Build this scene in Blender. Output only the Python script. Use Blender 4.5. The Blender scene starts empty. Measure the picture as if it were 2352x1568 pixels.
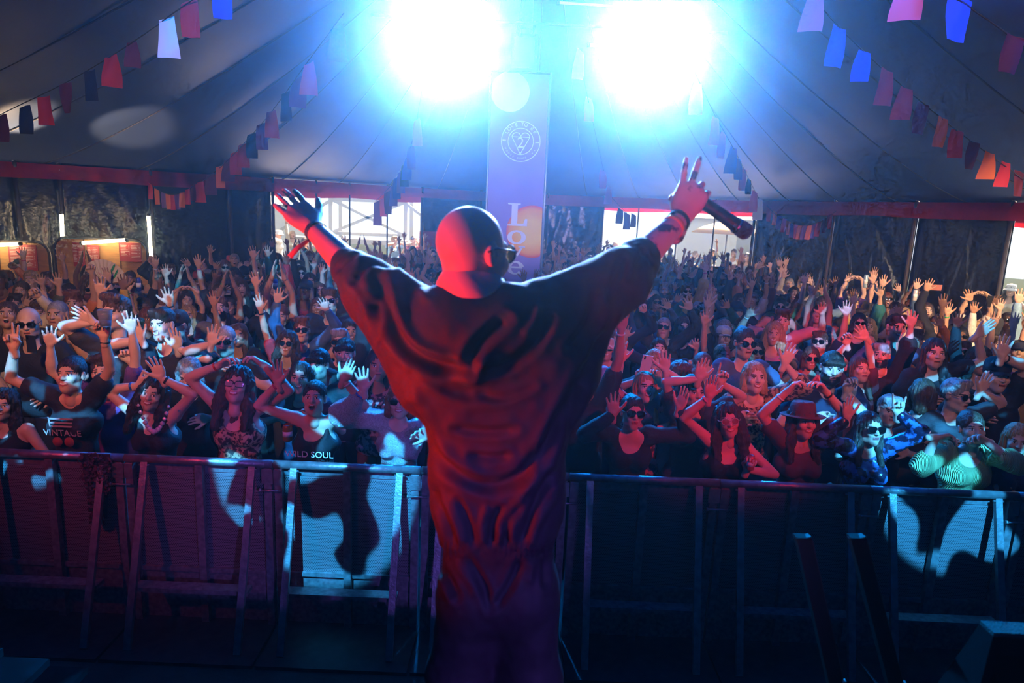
import bpy, math, random
import numpy as np
from mathutils import Vector, Matrix

random.seed(7)
rng = np.random.default_rng(7)
scene = bpy.context.scene
COL = scene.collection

# ------------------------------------------------------------------ camera
FPX, CX, CY = 1568.0, 1176.0, 784.0
PITCH, ROLL = math.radians(11.15), math.radians(2.45)
CAM = np.array([0.0, 0.0, 2.95])
_f = np.array([0, math.cos(PITCH), -math.sin(PITCH)])
_u0 = np.array([0, math.sin(PITCH), math.cos(PITCH)])
_r0 = np.array([1.0, 0, 0])
_r = math.cos(ROLL) * _r0 + math.sin(ROLL) * _u0
_u = -math.sin(ROLL) * _r0 + math.cos(ROLL) * _u0
cam_data = bpy.data.cameras.new('camera')
cam = bpy.data.objects.new('camera', cam_data)
COL.objects.link(cam)
cam.matrix_world = Matrix(((_r[0], _u[0], -_f[0], CAM[0]), (_r[1], _u[1], -_f[1], CAM[1]),
                           (_r[2], _u[2], -_f[2], CAM[2]), (0, 0, 0, 1)))
cam_data.sensor_width = 36.0
cam_data.lens = FPX / 2352.0 * 36.0
cam_data.clip_start = 0.05
cam_data.clip_end = 300
cam_data.dof.use_dof = True
cam_data.dof.focus_distance = 6.5
cam_data.dof.aperture_fstop = 3.2
scene.camera = cam


def ray(px, py):
    d = _f + _r * ((px - CX) / FPX) - _u * ((py - CY) / FPX)
    return d


def at(px, py, Y):
    """world point seen at a pixel, on the vertical plane y = Y"""
    d = ray(px, py)
    return CAM + d * (Y / d[1])


def at_z(px, py, Z):
    d = ray(px, py)
    return CAM + d * ((Z - CAM[2]) / d[2])


def to_px(p):
    v = np.asarray(p) - CAM
    w = v @ _f
    return CX + FPX * (v @ _r) / w, CY - FPX * (v @ _u) / w


# ------------------------------------------------------------------ world, sun, exposure
scene.view_settings.view_transform = 'Standard'
scene.view_settings.look = 'None'
scene.view_settings.gamma = 1.0
scene.view_settings.use_curve_mapping = False
scene.view_settings.exposure = 0.0
scene.cycles.max_bounces = 3
scene.cycles.diffuse_bounces = 1
scene.cycles.glossy_bounces = 1
scene.cycles.transmission_bounces = 3
scene.cycles.adaptive_threshold = 0.12
scene.cycles.adaptive_min_samples = 12
scene.cycles.sample_clamp_indirect = 6.0
world = bpy.data.worlds.new('world')
scene.world = world
world.use_nodes = True
wn = world.node_tree.nodes
wn['Background'].inputs[0].default_value = (0.75, 0.88, 1.0, 1)
wn['Background'].inputs[1].default_value = 1.7


def lamp(name, kind, loc, energy, color, target=None, **kw):
    l = bpy.data.lights.new(name, kind)
    l.energy = energy
    l.color = color
    for k, v in kw.items():
        setattr(l, k, v)
    o = bpy.data.objects.new(name, l)
    COL.objects.link(o)
    o.location = loc
    if target is not None:
        d = Vector(target) - Vector(loc)
        o.rotation_euler = d.to_track_quat('-Z', 'Y').to_euler()
    return o


sun = lamp('sun', 'SUN', (20, 20, 20), 44.0, (1.0, 0.86, 0.70), angle=math.radians(0.6))
sun.rotation_euler = Vector((-0.47, -0.45, -0.76)).to_track_quat('-Z', 'Y').to_euler()


def gobo(o, scale, lo, hi, seed):
    """break a spot beam into soft-edged patches, as a rotating glass gobo does"""
    l = o.data
    l.use_nodes = True
    nt = l.node_tree
    em = nt.nodes['Emission']
    tc = nt.nodes.new('ShaderNodeTexCoord')
    mp = nt.nodes.new('ShaderNodeMapping')
    mp.inputs['Location'].default_value = (seed * 1.7, seed * 0.9, seed)
    vo = nt.nodes.new('ShaderNodeTexNoise')
    vo.inputs['Scale'].default_value = scale
    vo.inputs['Detail'].default_value = 0.4
    vo.inputs['Distortion'].default_value = 0.6
    rp = nt.nodes.new('ShaderNodeMapRange')
    rp.interpolation_type = 'SMOOTHSTEP'
    rp.inputs['From Min'].default_value = lo
    rp.inputs['From Max'].default_value = hi
    nt.links.new(tc.outputs['Normal'], mp.inputs['Vector'])
    nt.links.new(mp.outputs['Vector'], vo.inputs['Vector'])
    nt.links.new(vo.outputs['Fac'], rp.inputs['Value'])
    nt.links.new(rp.outputs['Result'], em.inputs['Strength'])


# front-of-house lamps on the king pole, shining at the stage: tight white beams and a wide blue wash
FOH = [at(1020, 90, 11.6), at(1500, 110, 11.6)]
for i, p in enumerate(FOH):
    lamp('front_of_house_core', 'SPOT', p, 5500, (1.0, 0.75, 0.45), tuple(CAM), spot_size=math.radians(14), spot_blend=1.0, shadow_soft_size=0.10)
    lamp('front_of_house_beam', 'SPOT', p, 6000, (0.0, 0.36, 1.0), (0.0, 0.6, 2.7), spot_size=math.radians(38), spot_blend=1.0, shadow_soft_size=0.10)
    lamp('front_of_house_wash', 'SPOT', p, 11500, (0.0, 0.23, 1.0), (0.0, 0.6, 7.0), spot_size=math.radians(112), spot_blend=1.0, shadow_soft_size=0.10)
# lamps over the stage, behind and beside the camera
lamp('red_side_light', 'SPOT', (-2.2, 0.80, 2.0), 1500, (1.0, 0.022, 0.010), (-0.24, 1.80, 2.46), spot_size=math.radians(28), spot_blend=1.0, shadow_soft_size=0.22)
lamp('red_arm_light', 'SPOT', (-2.1, 1.0, 2.0), 420, (1.0, 0.03, 0.01), tuple(at(740, 540, 2.1)), spot_size=math.radians(26), spot_blend=0.6, shadow_soft_size=0.05)
lamp('magenta_arm_light', 'SPOT', (0.5, -1.2, 2.2), 330, (1.0, 0.03, 0.22), tuple(at(1560, 490, 2.08)), spot_size=math.radians(15), spot_blend=0.5, shadow_soft_size=0.05)
lamp('violet_back_light', 'SPOT', (1.9, -2.2, 3.0), 800, (0.28, 0.13, 1.0), (0.18, 1.8, 1.72), spot_size=math.radians(24), spot_blend=0.7, shadow_soft_size=0.08)
lamp('red_wash_left', 'SPOT', (-4.2, 0.0, 4.6), 520, (1.0, 0.05, 0.09), (-2.5, 5.1, 1.75), spot_size=math.radians(38), spot_blend=0.9, shadow_soft_size=0.08)
lamp('red_wash_right', 'SPOT', (3.0, 0.6, 4.6), 900, (1.0, 0.025, 0.015), (1.5, 5.2, 1.85), spot_size=math.radians(27), spot_blend=0.8, shadow_soft_size=0.06)
lamp('red_beam_far', 'SPOT', (2.2, 0.8, 4.6), 2000, (1.0, 0.02, 0.03), tuple(at(1960, 760, 7.2)), spot_size=math.radians(13), spot_blend=0.5, shadow_soft_size=0.04)
lamp('warm_wash_left', 'SPOT', (-2.0, 0.2, 5.2), 1500, (1.0, 0.52, 0.27), (-4.4, 9.8, 1.7), spot_size=math.radians(48), spot_blend=0.9, shadow_soft_size=0.1)
lamp('warm_wash_right', 'SPOT', (2.0, 0.2, 5.2), 650, (1.0, 0.48, 0.34), (3.8, 9.8, 1.7), spot_size=math.radians(48), spot_blend=0.9, shadow_soft_size=0.1)
lamp('added_amber_fill', 'SPOT', (5.4, 1.4, 4.5), 7500, (1.0, 0.68, 0.38), (6.6, 10.6, 1.9), spot_size=math.radians(24), spot_blend=0.8, shadow_soft_size=0.08)  # added amber spot standing in for doorway light on the right crowd
lamp('added_banner_fill', 'SPOT', (0.8, 0.4, 4.9), 4200, (0.72, 0.60, 1.0), tuple(at(1195, 400, 12.6)), spot_size=math.radians(18), spot_blend=0.6, shadow_soft_size=0.05)  # added spot that brightens the banner from the front
for k, (lo, tg, e, sz, sc) in enumerate([((-1.6, 0.6, 4.4), at(735, 1040, 4.4), 8000, 17, 15), ((3.4, 0.6, 4.4), at(2190, 1070, 4.5), 8000, 15, 12),
                                         ((-2.6, 0.6, 4.4), at(120, 880, 4.8), 7500, 18, 26), ((2.6, 0.6, 4.4), at(2080, 840, 6.0), 7500, 22, 24), ((-0.6, 0.6, 4.4), at(640, 720, 7.5), 6500, 22, 34)]):
    g_ = lamp('cyan_gobo_light', 'SPOT', lo, e, (0.03, 0.42, 1.0), tuple(tg), spot_size=math.radians(sz), spot_blend=0.15, shadow_soft_size=0.012)
    gobo(g_, sc, *((0.52, 0.55), (0.46, 0.50), (0.58, 0.61), (0.58, 0.61), (0.58, 0.61))[k], 3 + k)
# two warm floods standing on the bar roof, turned up at the tent cloth
for lo, tg, e in (((-8.2, 11.6, 2.75), at(45, 250, 11.4), 300), ((-6.9, 11.6, 2.75), at(285, 322, 12.6), 170)):
    lamp('bar_uplight', 'SPOT', lo, e, (1.0, 0.70, 0.40), tuple(tg), spot_size=math.radians(44), spot_blend=0.6, shadow_soft_size=0.04)
# ------------------------------------------------------------------ materials
MATS = {}


def mat(name, color=(0.5, 0.5, 0.5), rough=0.6, metal=0.0, var=0.0, vscale=6.0, bump=0.0, bscale=40.0,
        emit=None, estr=0.0, transl=0.0, sheen=0.0, sss=0.0, col2=None, alpha=1.0, trans=0.0, spec=0.5, stretch=None):
    if name in MATS:
        return MATS[name]
    m = bpy.data.materials.new(name)
    m.use_nodes = True
    nt = m.node_tree
    b = nt.nodes['Principled BSDF']
    c = tuple(color) + (1.0,)
    b.inputs['Base Color'].default_value = c
    b.inputs['Roughness'].default_value = rough
    b.inputs['Metallic'].default_value = metal
    b.inputs['Specular IOR Level'].default_value = spec
    if trans:
        b.inputs['Transmission Weight'].default_value = trans
        b.inputs['IOR'].default_value = 1.3
    if alpha < 1:
        b.inputs['Alpha'].default_value = alpha
    if sheen:
        b.inputs['Sheen Weight'].default_value = sheen
    if emit is not None:
        b.inputs['Emission Color'].default_value = tuple(emit) + (1.0,)
        b.inputs['Emission Strength'].default_value = estr
    if var > 0 or bump > 0 or col2 is not None:
        tc = nt.nodes.new('ShaderNodeTexCoord')
        vec = tc.outputs['Object']
        if stretch:
            mp = nt.nodes.new('ShaderNodeMapping')
            mp.inputs['Scale'].default_value = stretch
            nt.links.new(vec, mp.inputs['Vector'])
            vec = mp.outputs['Vector']
    if var > 0 or col2 is not None:
        n = nt.nodes.new('ShaderNodeTexNoise')
        n.inputs['Scale'].default_value = vscale
        n.inputs['Detail'].default_value = 4.0
        nt.links.new(vec, n.inputs['Vector'])
        r = nt.nodes.new('ShaderNodeValToRGB')
        if col2 is not None:
            r.color_ramp.elements[0].position = 0.47
            r.color_ramp.elements[1].position = 0.53
            r.color_ramp.elements[0].color = c
            r.color_ramp.elements[1].color = tuple(col2) + (1.0,)
        else:
            r.color_ramp.elements[0].position = 0.3
            r.color_ramp.elements[1].position = 0.7
            r.color_ramp.elements[0].color = tuple(max(0, x * (1 - var)) for x in color) + (1.0,)
            r.color_ramp.elements[1].color = tuple(min(1, x * (1 + var)) for x in color) + (1.0,)
        nt.links.new(n.outputs['Fac'], r.inputs['Fac'])
        nt.links.new(r.outputs['Color'], b.inputs['Base Color'])
    if bump > 0:
        n2 = nt.nodes.new('ShaderNodeTexNoise')
        n2.inputs['Scale'].default_value = bscale
        n2.inputs['Detail'].default_value = 3.0
        nt.links.new(vec, n2.inputs['Vector'])
        bp = nt.nodes.new('ShaderNodeBump')
        bp.inputs['Strength'].default_value = bump
        bp.inputs['Distance'].default_value = 0.02
        nt.links.new(n2.outputs['Fac'], bp.inputs['Height'])
        nt.links.new(bp.outputs['Normal'], b.inputs['Normal'])
    if transl > 0:
        t = nt.nodes.new('ShaderNodeBsdfTranslucent')
        t.inputs['Color'].default_value = c
        mx = nt.nodes.new('ShaderNodeMixShader')
        mx.inputs[0].default_value = transl
        nt.links.new(b.outputs[0], mx.inputs[1])
        nt.links.new(t.outputs[0], mx.inputs[2])
        nt.links.new(mx.outputs[0], nt.nodes['Material Output'].inputs['Surface'])
    MATS[name] = m
    return m


# ------------------------------------------------------------------ mesh helpers
def mesh_np(name, V, F, smooth=True, mats=(), midx=None):
    """V (n,3), F list of index tuples or (m,k) array"""
    me = bpy.data.meshes.new(name)
    V = np.asarray(V, dtype=np.float32)
    if isinstance(F, np.ndarray):
        m, k = F.shape
        loops = F.astype(np.int32).ravel()
        starts = np.arange(m, dtype=np.int32) * k
    else:
        m = len(F)
        loops = np.fromiter((i for f in F for i in f), dtype=np.int32)
        starts = np.cumsum([0] + [len(f) for f in F[:-1]]).astype(np.int32)
    me.vertices.add(len(V))
    me.vertices.foreach_set('co', V.ravel())
    me.loops.add(len(loops))
    me.loops.foreach_set('vertex_index', loops)
    me.polygons.add(m)
    me.polygons.foreach_set('loop_start', starts)
    me.polygons.foreach_set('use_smooth', np.full(m, smooth, dtype=bool))
    for mt in mats:
        me.materials.append(mt)
    if midx is not None:
        me.polygons.foreach_set('material_index', np.asarray(midx, dtype=np.int32))
    me.update(calc_edges=True)
    me.validate()
    return me


class MB:
    """collects boxes, bars, tubes and grids, then links them as ONE mesh object"""

    def __init__(s):
        s.V, s.F, s.S, s.n = [], [], [], 0

    def add(s, V, F, smooth=False):
        V = np.asarray(V, float)
        s.V.append(V)
        s.F += [tuple(int(i) + s.n for i in f) for f in F]
        s.S += [smooth] * len(F)
        s.n += len(V)
        return s

    def box(s, c, size, R=None):
        h = np.asarray(size) / 2
        P = np.array([[x, y, z] for x in (-1, 1) for y in (-1, 1) for z in (-1, 1)]) * h
        if R is not None:
            P = P @ np.asarray(R).T
        return s.add(P + np.asarray(c), [(0, 1, 3, 2), (4, 6, 7, 5), (0, 4, 5, 1), (2, 3, 7, 6), (0, 2, 6, 4), (1, 5, 7, 3)])

    def bar(s, a, b, w, t, up=(0, 0, 1)):
        """rectangular bar from a to b, w wide across, t thick"""
        a, b = np.asarray(a, float), np.asarray(b, float)
        z = b - a
        L = np.linalg.norm(z)
        z = z / L
        x = np.cross(np.asarray(up, float), z)
        if np.linalg.norm(x) < 1e-4:
            x = np.cross((1, 0, 0), z)
        x /= np.linalg.norm(x)
        y = np.cross(z, x)
        return s.box((a + b) / 2, (w, t, L), np.stack([x, y, z], 1))

    def tube(s, pts, r, n=8, caps=True):
        pts = np.asarray(pts, float)
        r = np.full(len(pts), r) if np.isscalar(r) else np.asarray(r, float)
        T = np.gradient(pts, axis=0)
        T /= np.linalg.norm(T, axis=1)[:, None] + 1e-12
        ref = np.array([0, 0, 1.0]) if abs(T[0][2]) < 0.9 else np.array([1.0, 0, 0])
        V = []
        for p, t, rr in zip(pts, T, r):
            x = np.cross(ref, t)
            if np.linalg.norm(x) < 1e-3:
                x = np.cross((0.3, 1, 0.2), t)
            x /= np.linalg.norm(x)
            y = np.cross(t, x)
            ref = y if abs(np.dot(ref, t)) > 0.95 else ref
            for k in range(n):
                a = 2 * math.pi * k / n
                V.append(p + rr * (math.cos(a) * x + math.sin(a) * y))
        F = []
        for i in range(len(pts) - 1):
            for k in range(n):
                F.append((i * n + k, i * n + (k + 1) % n, (i + 1) * n + (k + 1) % n, (i + 1) * n + k))
        if caps:
            F.append(tuple(range(n))[::-1])
            F.append(tuple(range((len(pts) - 1) * n, len(pts) * n)))
        return s.add(V, F, True)

    def lathe(s, prof, n=16, M=None):
        V = [(r * math.cos(2 * math.pi * k / n), r * math.sin(2 * math.pi * k / n), z) for r, z in prof for k in range(n)]
        F = [(i * n + k, i * n + (k + 1) % n, (i + 1) * n + (k + 1) % n, (i + 1) * n + k) for i in range(len(prof) - 1) for k in range(n)]
        F.append(tuple(range(n))[::-1])
        F.append(tuple(range((len(prof) - 1) * n, len(prof) * n)))
        V = np.array(V)
        if M is not None:
            M = np.array(M)
            V = V @ M[:3, :3].T + M[:3, 3]
        return s.add(V, F, True)

    def grid(s, P, smooth=True):
        """P (m,n,3)"""
        P = np.asarray(P, float)
        m, n = P.shape[:2]
        F = [(i * n + j, i * n + j + 1, (i + 1) * n + j + 1, (i + 1) * n + j) for i in range(m - 1) for j in range(n - 1)]
        return s.add(P.reshape(-1, 3), F, smooth)

    def mesh(s, name, m):
        me = mesh_np(name, np.concatenate(s.V), s.F, False, [m])
        me.polygons.foreach_set('use_smooth', np.array(s.S, dtype=bool))
        return me

    def build(s, name, m, parent=None):
        o = bpy.data.objects.new(name, s.mesh(name, m))
        COL.objects.link(o)
        o.parent = parent
        return o


def tag(o, label=None, cat=None, group=None, kind=None):
    for k, v in (('label', label), ('category', cat), ('group', group), ('kind', kind)):
        if v:
            o[k] = v
    return o


def empty(name, loc=(0, 0, 0)):
    o = bpy.data.objects.new(name, None)
    o.empty_display_size = 0.1
    COL.objects.link(o)
    o.location = loc
    return o


def inst(name, me, parent=None, M=None, mats=None):
    o = bpy.data.objects.new(name, me)
    COL.objects.link(o)
    o.parent = parent
    if M is not None:
        o.matrix_local = M if isinstance(M, Matrix) else Matrix(np.asarray(M).tolist())
    if mats:
        for i, mm in enumerate(mats):
            if mm is not None and i < len(o.material_slots):
                o.material_slots[i].link = 'OBJECT'
                o.material_slots[i].material = mm
    return o


# ------------------------------------------------------------------ smooth noise in numpy
def vnoise(P, seed=0):
    """smooth value noise, P (n,3) -> (-1..1)"""
    P = np.asarray(P, float)
    i = np.floor(P).astype(np.int64)
    f = P - i
    f = f * f * (3 - 2 * f)

    def h(a):
        n = (a[:, 0] * 374761393 + a[:, 1] * 668265263 + a[:, 2] * 2147483647 + seed * 974711) & 0x7fffffff
        n = ((n ^ (n >> 13)) * 1274126177) & 0x7fffffff
        return ((n ^ (n >> 16)) & 0xffff) / 32767.5 - 1

    r = 0
    for dx in (0, 1):
        wx = f[:, 0] if dx else 1 - f[:, 0]
        for dy in (0, 1):
            wy = f[:, 1] if dy else 1 - f[:, 1]
            for dz in (0, 1):
                wz = f[:, 2] if dz else 1 - f[:, 2]
                r = r + wx * wy * wz * h(i + np.array([dx, dy, dz]))
    return r


# ------------------------------------------------------------------ the tent: walls, valance, ceiling
def catmull(P, n, closed=True):
    P = np.asarray(P, float)
    m = len(P)
    out = []
    for i in range(m if closed else m - 1):
        p0, p1, p2, p3 = (P[(i + k - 1) % m] if closed else P[min(max(i + k - 1, 0), m - 1)] for k in range(4))
        for t in np.linspace(0, 1, n, endpoint=False):
            out.append(0.5 * (2 * p1 + (p2 - p0) * t + (2 * p0 - 5 * p1 + 4 * p2 - p3) * t * t + (3 * p1 - p0 - 3 * p2 + p3) * t ** 3))
    if not closed:
        out.append(P[-1])
    return np.array(out)


PER = catmull([(-11.3, -5.5), (-11.8, 2), (-11.0, 8), (-9.3, 12.3), (-7.5, 14.3), (-5.5, 16.6), (-2.9, 19.6), (0.2, 21.4), (3.4, 20.8),
               (6.2, 17.8), (7.5, 14.2), (8.2, 11.0), (9.0, 6), (9.4, 0), (8.8, -5.5), (0, -6.5)], 40)
_seg = np.linalg.norm(np.roll(PER, -1, 0) - PER, axis=1)
PARC = np.concatenate([[0], np.cumsum(_seg)])
PLEN = PARC[-1]
_PC = np.vstack([PER, PER[:1]])


def per(s):
    s = np.asarray(s) % PLEN
    return np.stack([np.interp(s, PARC, _PC[:, 0]), np.interp(s, PARC, _PC[:, 1])], -1)


_perpx = np.array([to_px((p[0], p[1], 3.0))[0] if p[1] > 5 else -1e9 for p in PER])


def s_at(px):
    return float(PARC[np.argmin(np.abs(_perpx - px))])


EAVE, DROP = 3.36, 0.29
M_pvc = mat('black_pvc', (0.012, 0.014, 0.02), 0.26, var=0.4, vscale=3, bump=0.6, bscale=11.0, spec=0.8)
M_roof = mat('tent_roof_cloth', (0.066, 0.105, 0.22), 0.5, var=0.12, vscale=1.3, bump=0.15, bscale=5.0)
M_red = mat('red_valance_cloth', (0.42, 0.012, 0.02), 0.42, var=0.2, vscale=5, bump=0.4, bscale=12, transl=0.35)
M_pole = mat('steel_pole', (0.06, 0.05, 0.05), 0.65, metal=0.15, var=0.2, vscale=10)
M_black = mat('matt_black', (0.008, 0.008, 0.009), 0.85, bump=0.1, spec=0.12)

pole_px = [-75, 30, 134, 340, 526, 622, 718, 796, 882, 967, 1100, 1260, 1390, 1470, 1560, 1645, 1742, 1918, 2110, 2328]
S = [s_at(p) for p in pole_px]
doors = [(622, 967), (1390, 1742)]
sdoor3 = (S[-1], S[-1] + 3.4)


def wall_panel(s0, s1, seed, parent, z0=0.0, z1=EAVE + 0.02, amp=1.0, M=None):
    L = s1 - s0
    nu, nv = max(14, int(L / 0.045)), 64
    u = np.linspace(0, 1, nu)
    P = per(s0 + u * L)
    T = np.gradient(P, axis=0)
    T /= np.linalg.norm(T, axis=1)[:, None]
    N = np.stack([T[:, 1], -T[:, 0]], 1)          # towards the inside
    v = np.linspace(0, 1, nv)
    U, W = np.meshgrid(u, v, indexing='ij')
    r = np.random.default_rng(seed)
    d = np.zeros_like(U)
    for k in range(16):                            # tension folds fanning out of the top and bottom corners
        cu, cv = r.choice([-0.1, 1.1, r.uniform(0, 1)]), r.choice([1.05, -0.2])
        a0 = math.atan2(0.5 - cv, 0.5 - cu) + r.uniform(-0.7, 0.7)
        ang = np.arctan2(W - cv, U - cu)
        rad = np.hypot(U - cu, W - cv)
        dd = np.angle(np.exp(1j * (ang - a0 - 0.12 * np.sin(3 * rad + k))))
        wd = r.uniform(0.025, 0.08)
        d += r.uniform(0.012, 0.04) * r.choice([-1, 1]) * np.exp(-(dd / wd) ** 2) * np.clip(rad * 1.6, 0, 1) * np.exp(-((rad - r.uniform(.3, 1)) / .5) ** 2)
    Q = np.stack([U.ravel() * L, W.ravel() * 3.3, np.full(U.size, seed * 3.1)], 1)
    d += 0.05 * vnoise(Q * np.array([0.8, 0.5, 1]), seed).reshape(U.shape)
    d += 0.026 * vnoise(Q * np.array([4, 1.6, 1]), seed + 1).reshape(U.shape)
    d += 0.010 * vnoise(Q * np.array([12, 5.0, 1]), seed + 2).reshape(U.shape)
    d *= amp * np.clip(np.minimum(U, 1 - U) * 12, 0.15, 1)
    Z = z0 + (z1 - z0) * W
    X = P[:, None, 0] + N[:, None, 0] * d
    Y = P[:, None, 1] + N[:, None, 1] * d
    return MB().grid(np.stack([X, Y, Z], -1)).build('wall_panel', M or M_pvc, parent)


def is_door(px):
    return any(a <= px < b for a, b in doors)


walls = {}
for nm in ('wall_left', 'wall_back', 'wall_right', 'wall_stage'):
    walls[nm] = tag(empty(nm), kind='structure')
walls['wall_left']['label'] = 'black shiny tarpaulin side wall of the tent behind the bar'
walls['wall_back']['label'] = 'blue lit tarpaulin wall of the tent between the two doorways'
walls['wall_right']['label'] = 'wrinkled black tarpaulin wall of the tent on the right'
walls['wall_stage']['label'] = 'black tent wall around the stage'
for i in range(len(S) - 1):
    if is_door(pole_px[i]):
        continue
    wn_ = 'wall_left' if pole_px[i] < 620 else ('wall_back' if pole_px[i] < 1400 else 'wall_right')
    wall_panel(S[i], S[i + 1], 11 + i, walls[wn_])
# the rest of the ring, beside and behind the stage
k = 0
s = sdoor3[1]
while s < S[0] + PLEN - 0.5:
    e = min(s + 4.0, S[0] + PLEN)
    wall_panel(s, e, 60 + k, walls['wall_stage'], amp=0.5)
    s = e
    k += 1
# red mud flap at the foot of the back wall beside the left doorway
tag(wall_panel(S[9] - 0.02, S[9] + 0.75, 91, walls['wall_back'], z0=1.45, z1=2.15, amp=0.4, M=M_red), label='red strip along the blue tarpaulin')

# poles
for i, px in enumerate(pole_px):
    if px < 0:
        continue
    p = per(S[i])
    t = per(S[i] + 0.1) - per(S[i] - 0.1)
    n_ = np.array([t[1], -t[0]]) / np.linalg.norm(t)
    a = np.array([p[0] + n_[0] * 0.08, p[1] + n_[1] * 0.08, 0.0])
    thin = is_door(px) and px not in (622, 1390)
    r_ = 0.022 if thin else 0.036
    o = empty('tent_pole', a)
    MB().tube([(0, 0, 0), (0, 0, EAVE + 0.05)], r_, 10).build('pole', M_pole, o)
    MB().lathe([(0.07, 0), (0.07, 0.012), (r_ + 0.01, 0.02), (r_ + 0.01, 0.09)], 12).build('foot_plate', M_pole, o)
    MB().lathe([(r_ + 0.008, EAVE - 0.1), (r_ + 0.008, EAVE - 0.02), (r_ * 0.6, EAVE + 0.04)], 10).build('cap', M_pole, o)
    where = {-75: 'just outside the left edge', 30: 'at the far left over the first bar light', 134: 'behind the left upright light tube', 340: 'behind the right upright light tube',
             526: 'between the bar and the left doorway', 622: 'at the left jamb of the left doorway', 718: 'left of three across the left doorway',
             796: 'middle of three across the left doorway', 882: 'right of three across the left doorway', 967: 'at the right jamb of the left doorway',
             1100: 'behind the banner on the left', 1260: 'behind the banner on the right', 1390: 'at the left jamb of the right doorway',
             1470: 'leftmost inside the right doorway', 1560: 'middle one inside the right doorway', 1645: 'rightmost inside the right doorway',
             1742: 'at the right jamb of the right doorway', 1918: 'at the right end of the small swag of flags', 2110: 'between two wrinkled black wall sheets',
             2328: 'at the jamb of the far right doorway'}[px]
    tag(o, ('thin' if thin else 'dark') + ' steel tent side pole ' + where, 'pole', 'tent side poles')

# valance, one strip between each pair of poles
trim = tag(empty('trim_1'), 'red cloth valance hanging around the tent eaves', kind='structure')
cuts = sorted(set([round(x, 3) for x in S] + [round(sdoor3[1], 3)]))
ss = cuts + list(np.arange(cuts[-1] + 3, S[0] + PLEN - 1, 3.0)) + [S[0] + PLEN]
for i in range(len(ss) - 1):
    a, b = ss[i], ss[i + 1]
    nu = max(8, int((b - a) / 0.08))
    P = per(np.linspace(a, b, nu))
    T = np.gradient(P, axis=0)
    T /= np.linalg.norm(T, axis=1)[:, None]
    N = np.stack([T[:, 1], -T[:, 0]], 1)
    G = []
    for j, v in enumerate(np.linspace(0, 1, 7)):
        off = 0.11 + 0.025 * vnoise(np.stack([np.linspace(a, b, nu) * 2.2, np.full(nu, v * 2), np.full(nu, 3.3)], 1), 5) + 0.03 * v
        zz = EAVE - DROP * v * (1 + 0.10 * vnoise(np.stack([np.linspace(a, b, nu) * 0.7, np.zeros(nu), np.full(nu, 8.)], 1), 9))
        G.append(np.stack([P[:, 0] + N[:, 0] * off, P[:, 1] + N[:, 1] * off, zz], -1))
    MB().grid(np.array(G)).build('valance_strip', M_red, trim)
# second, sunlit strip that hangs a little lower over the doorways
for (a, b) in [(S[5], S[9]), (S[12], S[16]), sdoor3]:
    P = per(np.linspace(a, b, 30))
    zz = EAVE - DROP - 0.10 - 0.025 * np.sin(np.linspace(0, 9, 30))
    G = np.array([np.stack([P[:, 0], P[:, 1], np.full(30, EAVE - 0.05)], -1), np.stack([P[:, 0], P[:, 1], zz], -1)])
    MB().grid(G).build('valance_strip', M_red, trim)

# ceiling: cloth panels between seams, rising to the ridge between two king poles
RA, RB, RZ = np.array([0.25, 12.7]), np.array([0.25, 1.5]), 8.9
ceil = tag(empty('ceiling'), 'dark tent roof cloth with seams running up to the king pole', kind='structure')
M_seam = mat('roof_seam', (0.07, 0.07, 0.08), 0.45)


def roof_pt(p, t):
    """p perimeter point(s) (n,2), t 0 at the ridge .. 1 at the eave"""
    ab = RB - RA
    h = np.clip(((p - RA) @ ab) / (ab @ ab), 0, 1)
    q = RA + h[:, None] * ab
    xy = q + (p - q) * t
    z = EAVE + (RZ - EAVE) * max(1 - t, 0) ** 1.22
    return np.concatenate([xy, np.full((len(p), 1), 0) + z], 1)


NPAN = 52
sc_ = np.linspace(0, PLEN, NPAN + 1)
for i in range(NPAN):
    a, b = sc_[i], sc_[i + 1]
    u = np.linspace(0, 1, 11)
    P = per(a + (b - a) * u)
    G = []
    ts = np.append(np.linspace(0.0, 1.0, 40) ** 0.9, 1.03)
    for t in ts:
        q = roof_pt(P, t)
        sag = 0.055 * max(math.sin(math.pi * min(1, t * 1.02)), 0) ** 0.6 * np.sin(math.pi * u) + 0.0
        q[:, 2] -= sag
        q[:, 2] += 0.03 * vnoise(np.stack([q[:, 0] * 0.9, q[:, 1] * 0.9, np.full(len(u), t * 3)], 1), 21) * math.sin(math.pi * t)
        q[:, 2] += 0.010 * vnoise(np.stack([q[:, 0] * 3.1, q[:, 1] * 3.1, np.full(len(u), t * 6)], 1), 22) * math.sin(math.pi * t)
        G.append(q)
    MB().grid(np.array(G)).build('roof_panel', M_roof, ceil)
    ln = np.array([roof_pt(P[:1], t)[0] for t in np.linspace(0.06, 1.0, 26)]) - np.array([0, 0, 0.012])
    MB().tube(ln, 0.016, 5, caps=False).build('seam', M_seam, ceil)

# ------------------------------------------------------------------ ground, stage
M_floor = mat('trodden_ground', (0.05, 0.045, 0.035), 0.9, var=0.4, vscale=4, bump=0.4, bscale=20)
tag(MB().box((0, 4, -0.05), (60, 60, 0.1)).build('floor', M_floor), 'dark trodden ground under the crowd', kind='structure')
# ------------------------------------------------------------------ smooth solids: signed distance -> mesh
def smin(a, b, k):
    h = np.maximum(k - np.abs(a - b), 0) / k
    return np.minimum(a, b) - h * h * k * 0.25


def smax(a, b, k):
    return -smin(-a, -b, k)


def Cp(a, b, ra, rb=None, k=None, op='+'):
    return ('c', np.asarray(a, float), np.asarray(b, float), ra, ra if rb is None else rb, k, op)


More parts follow.
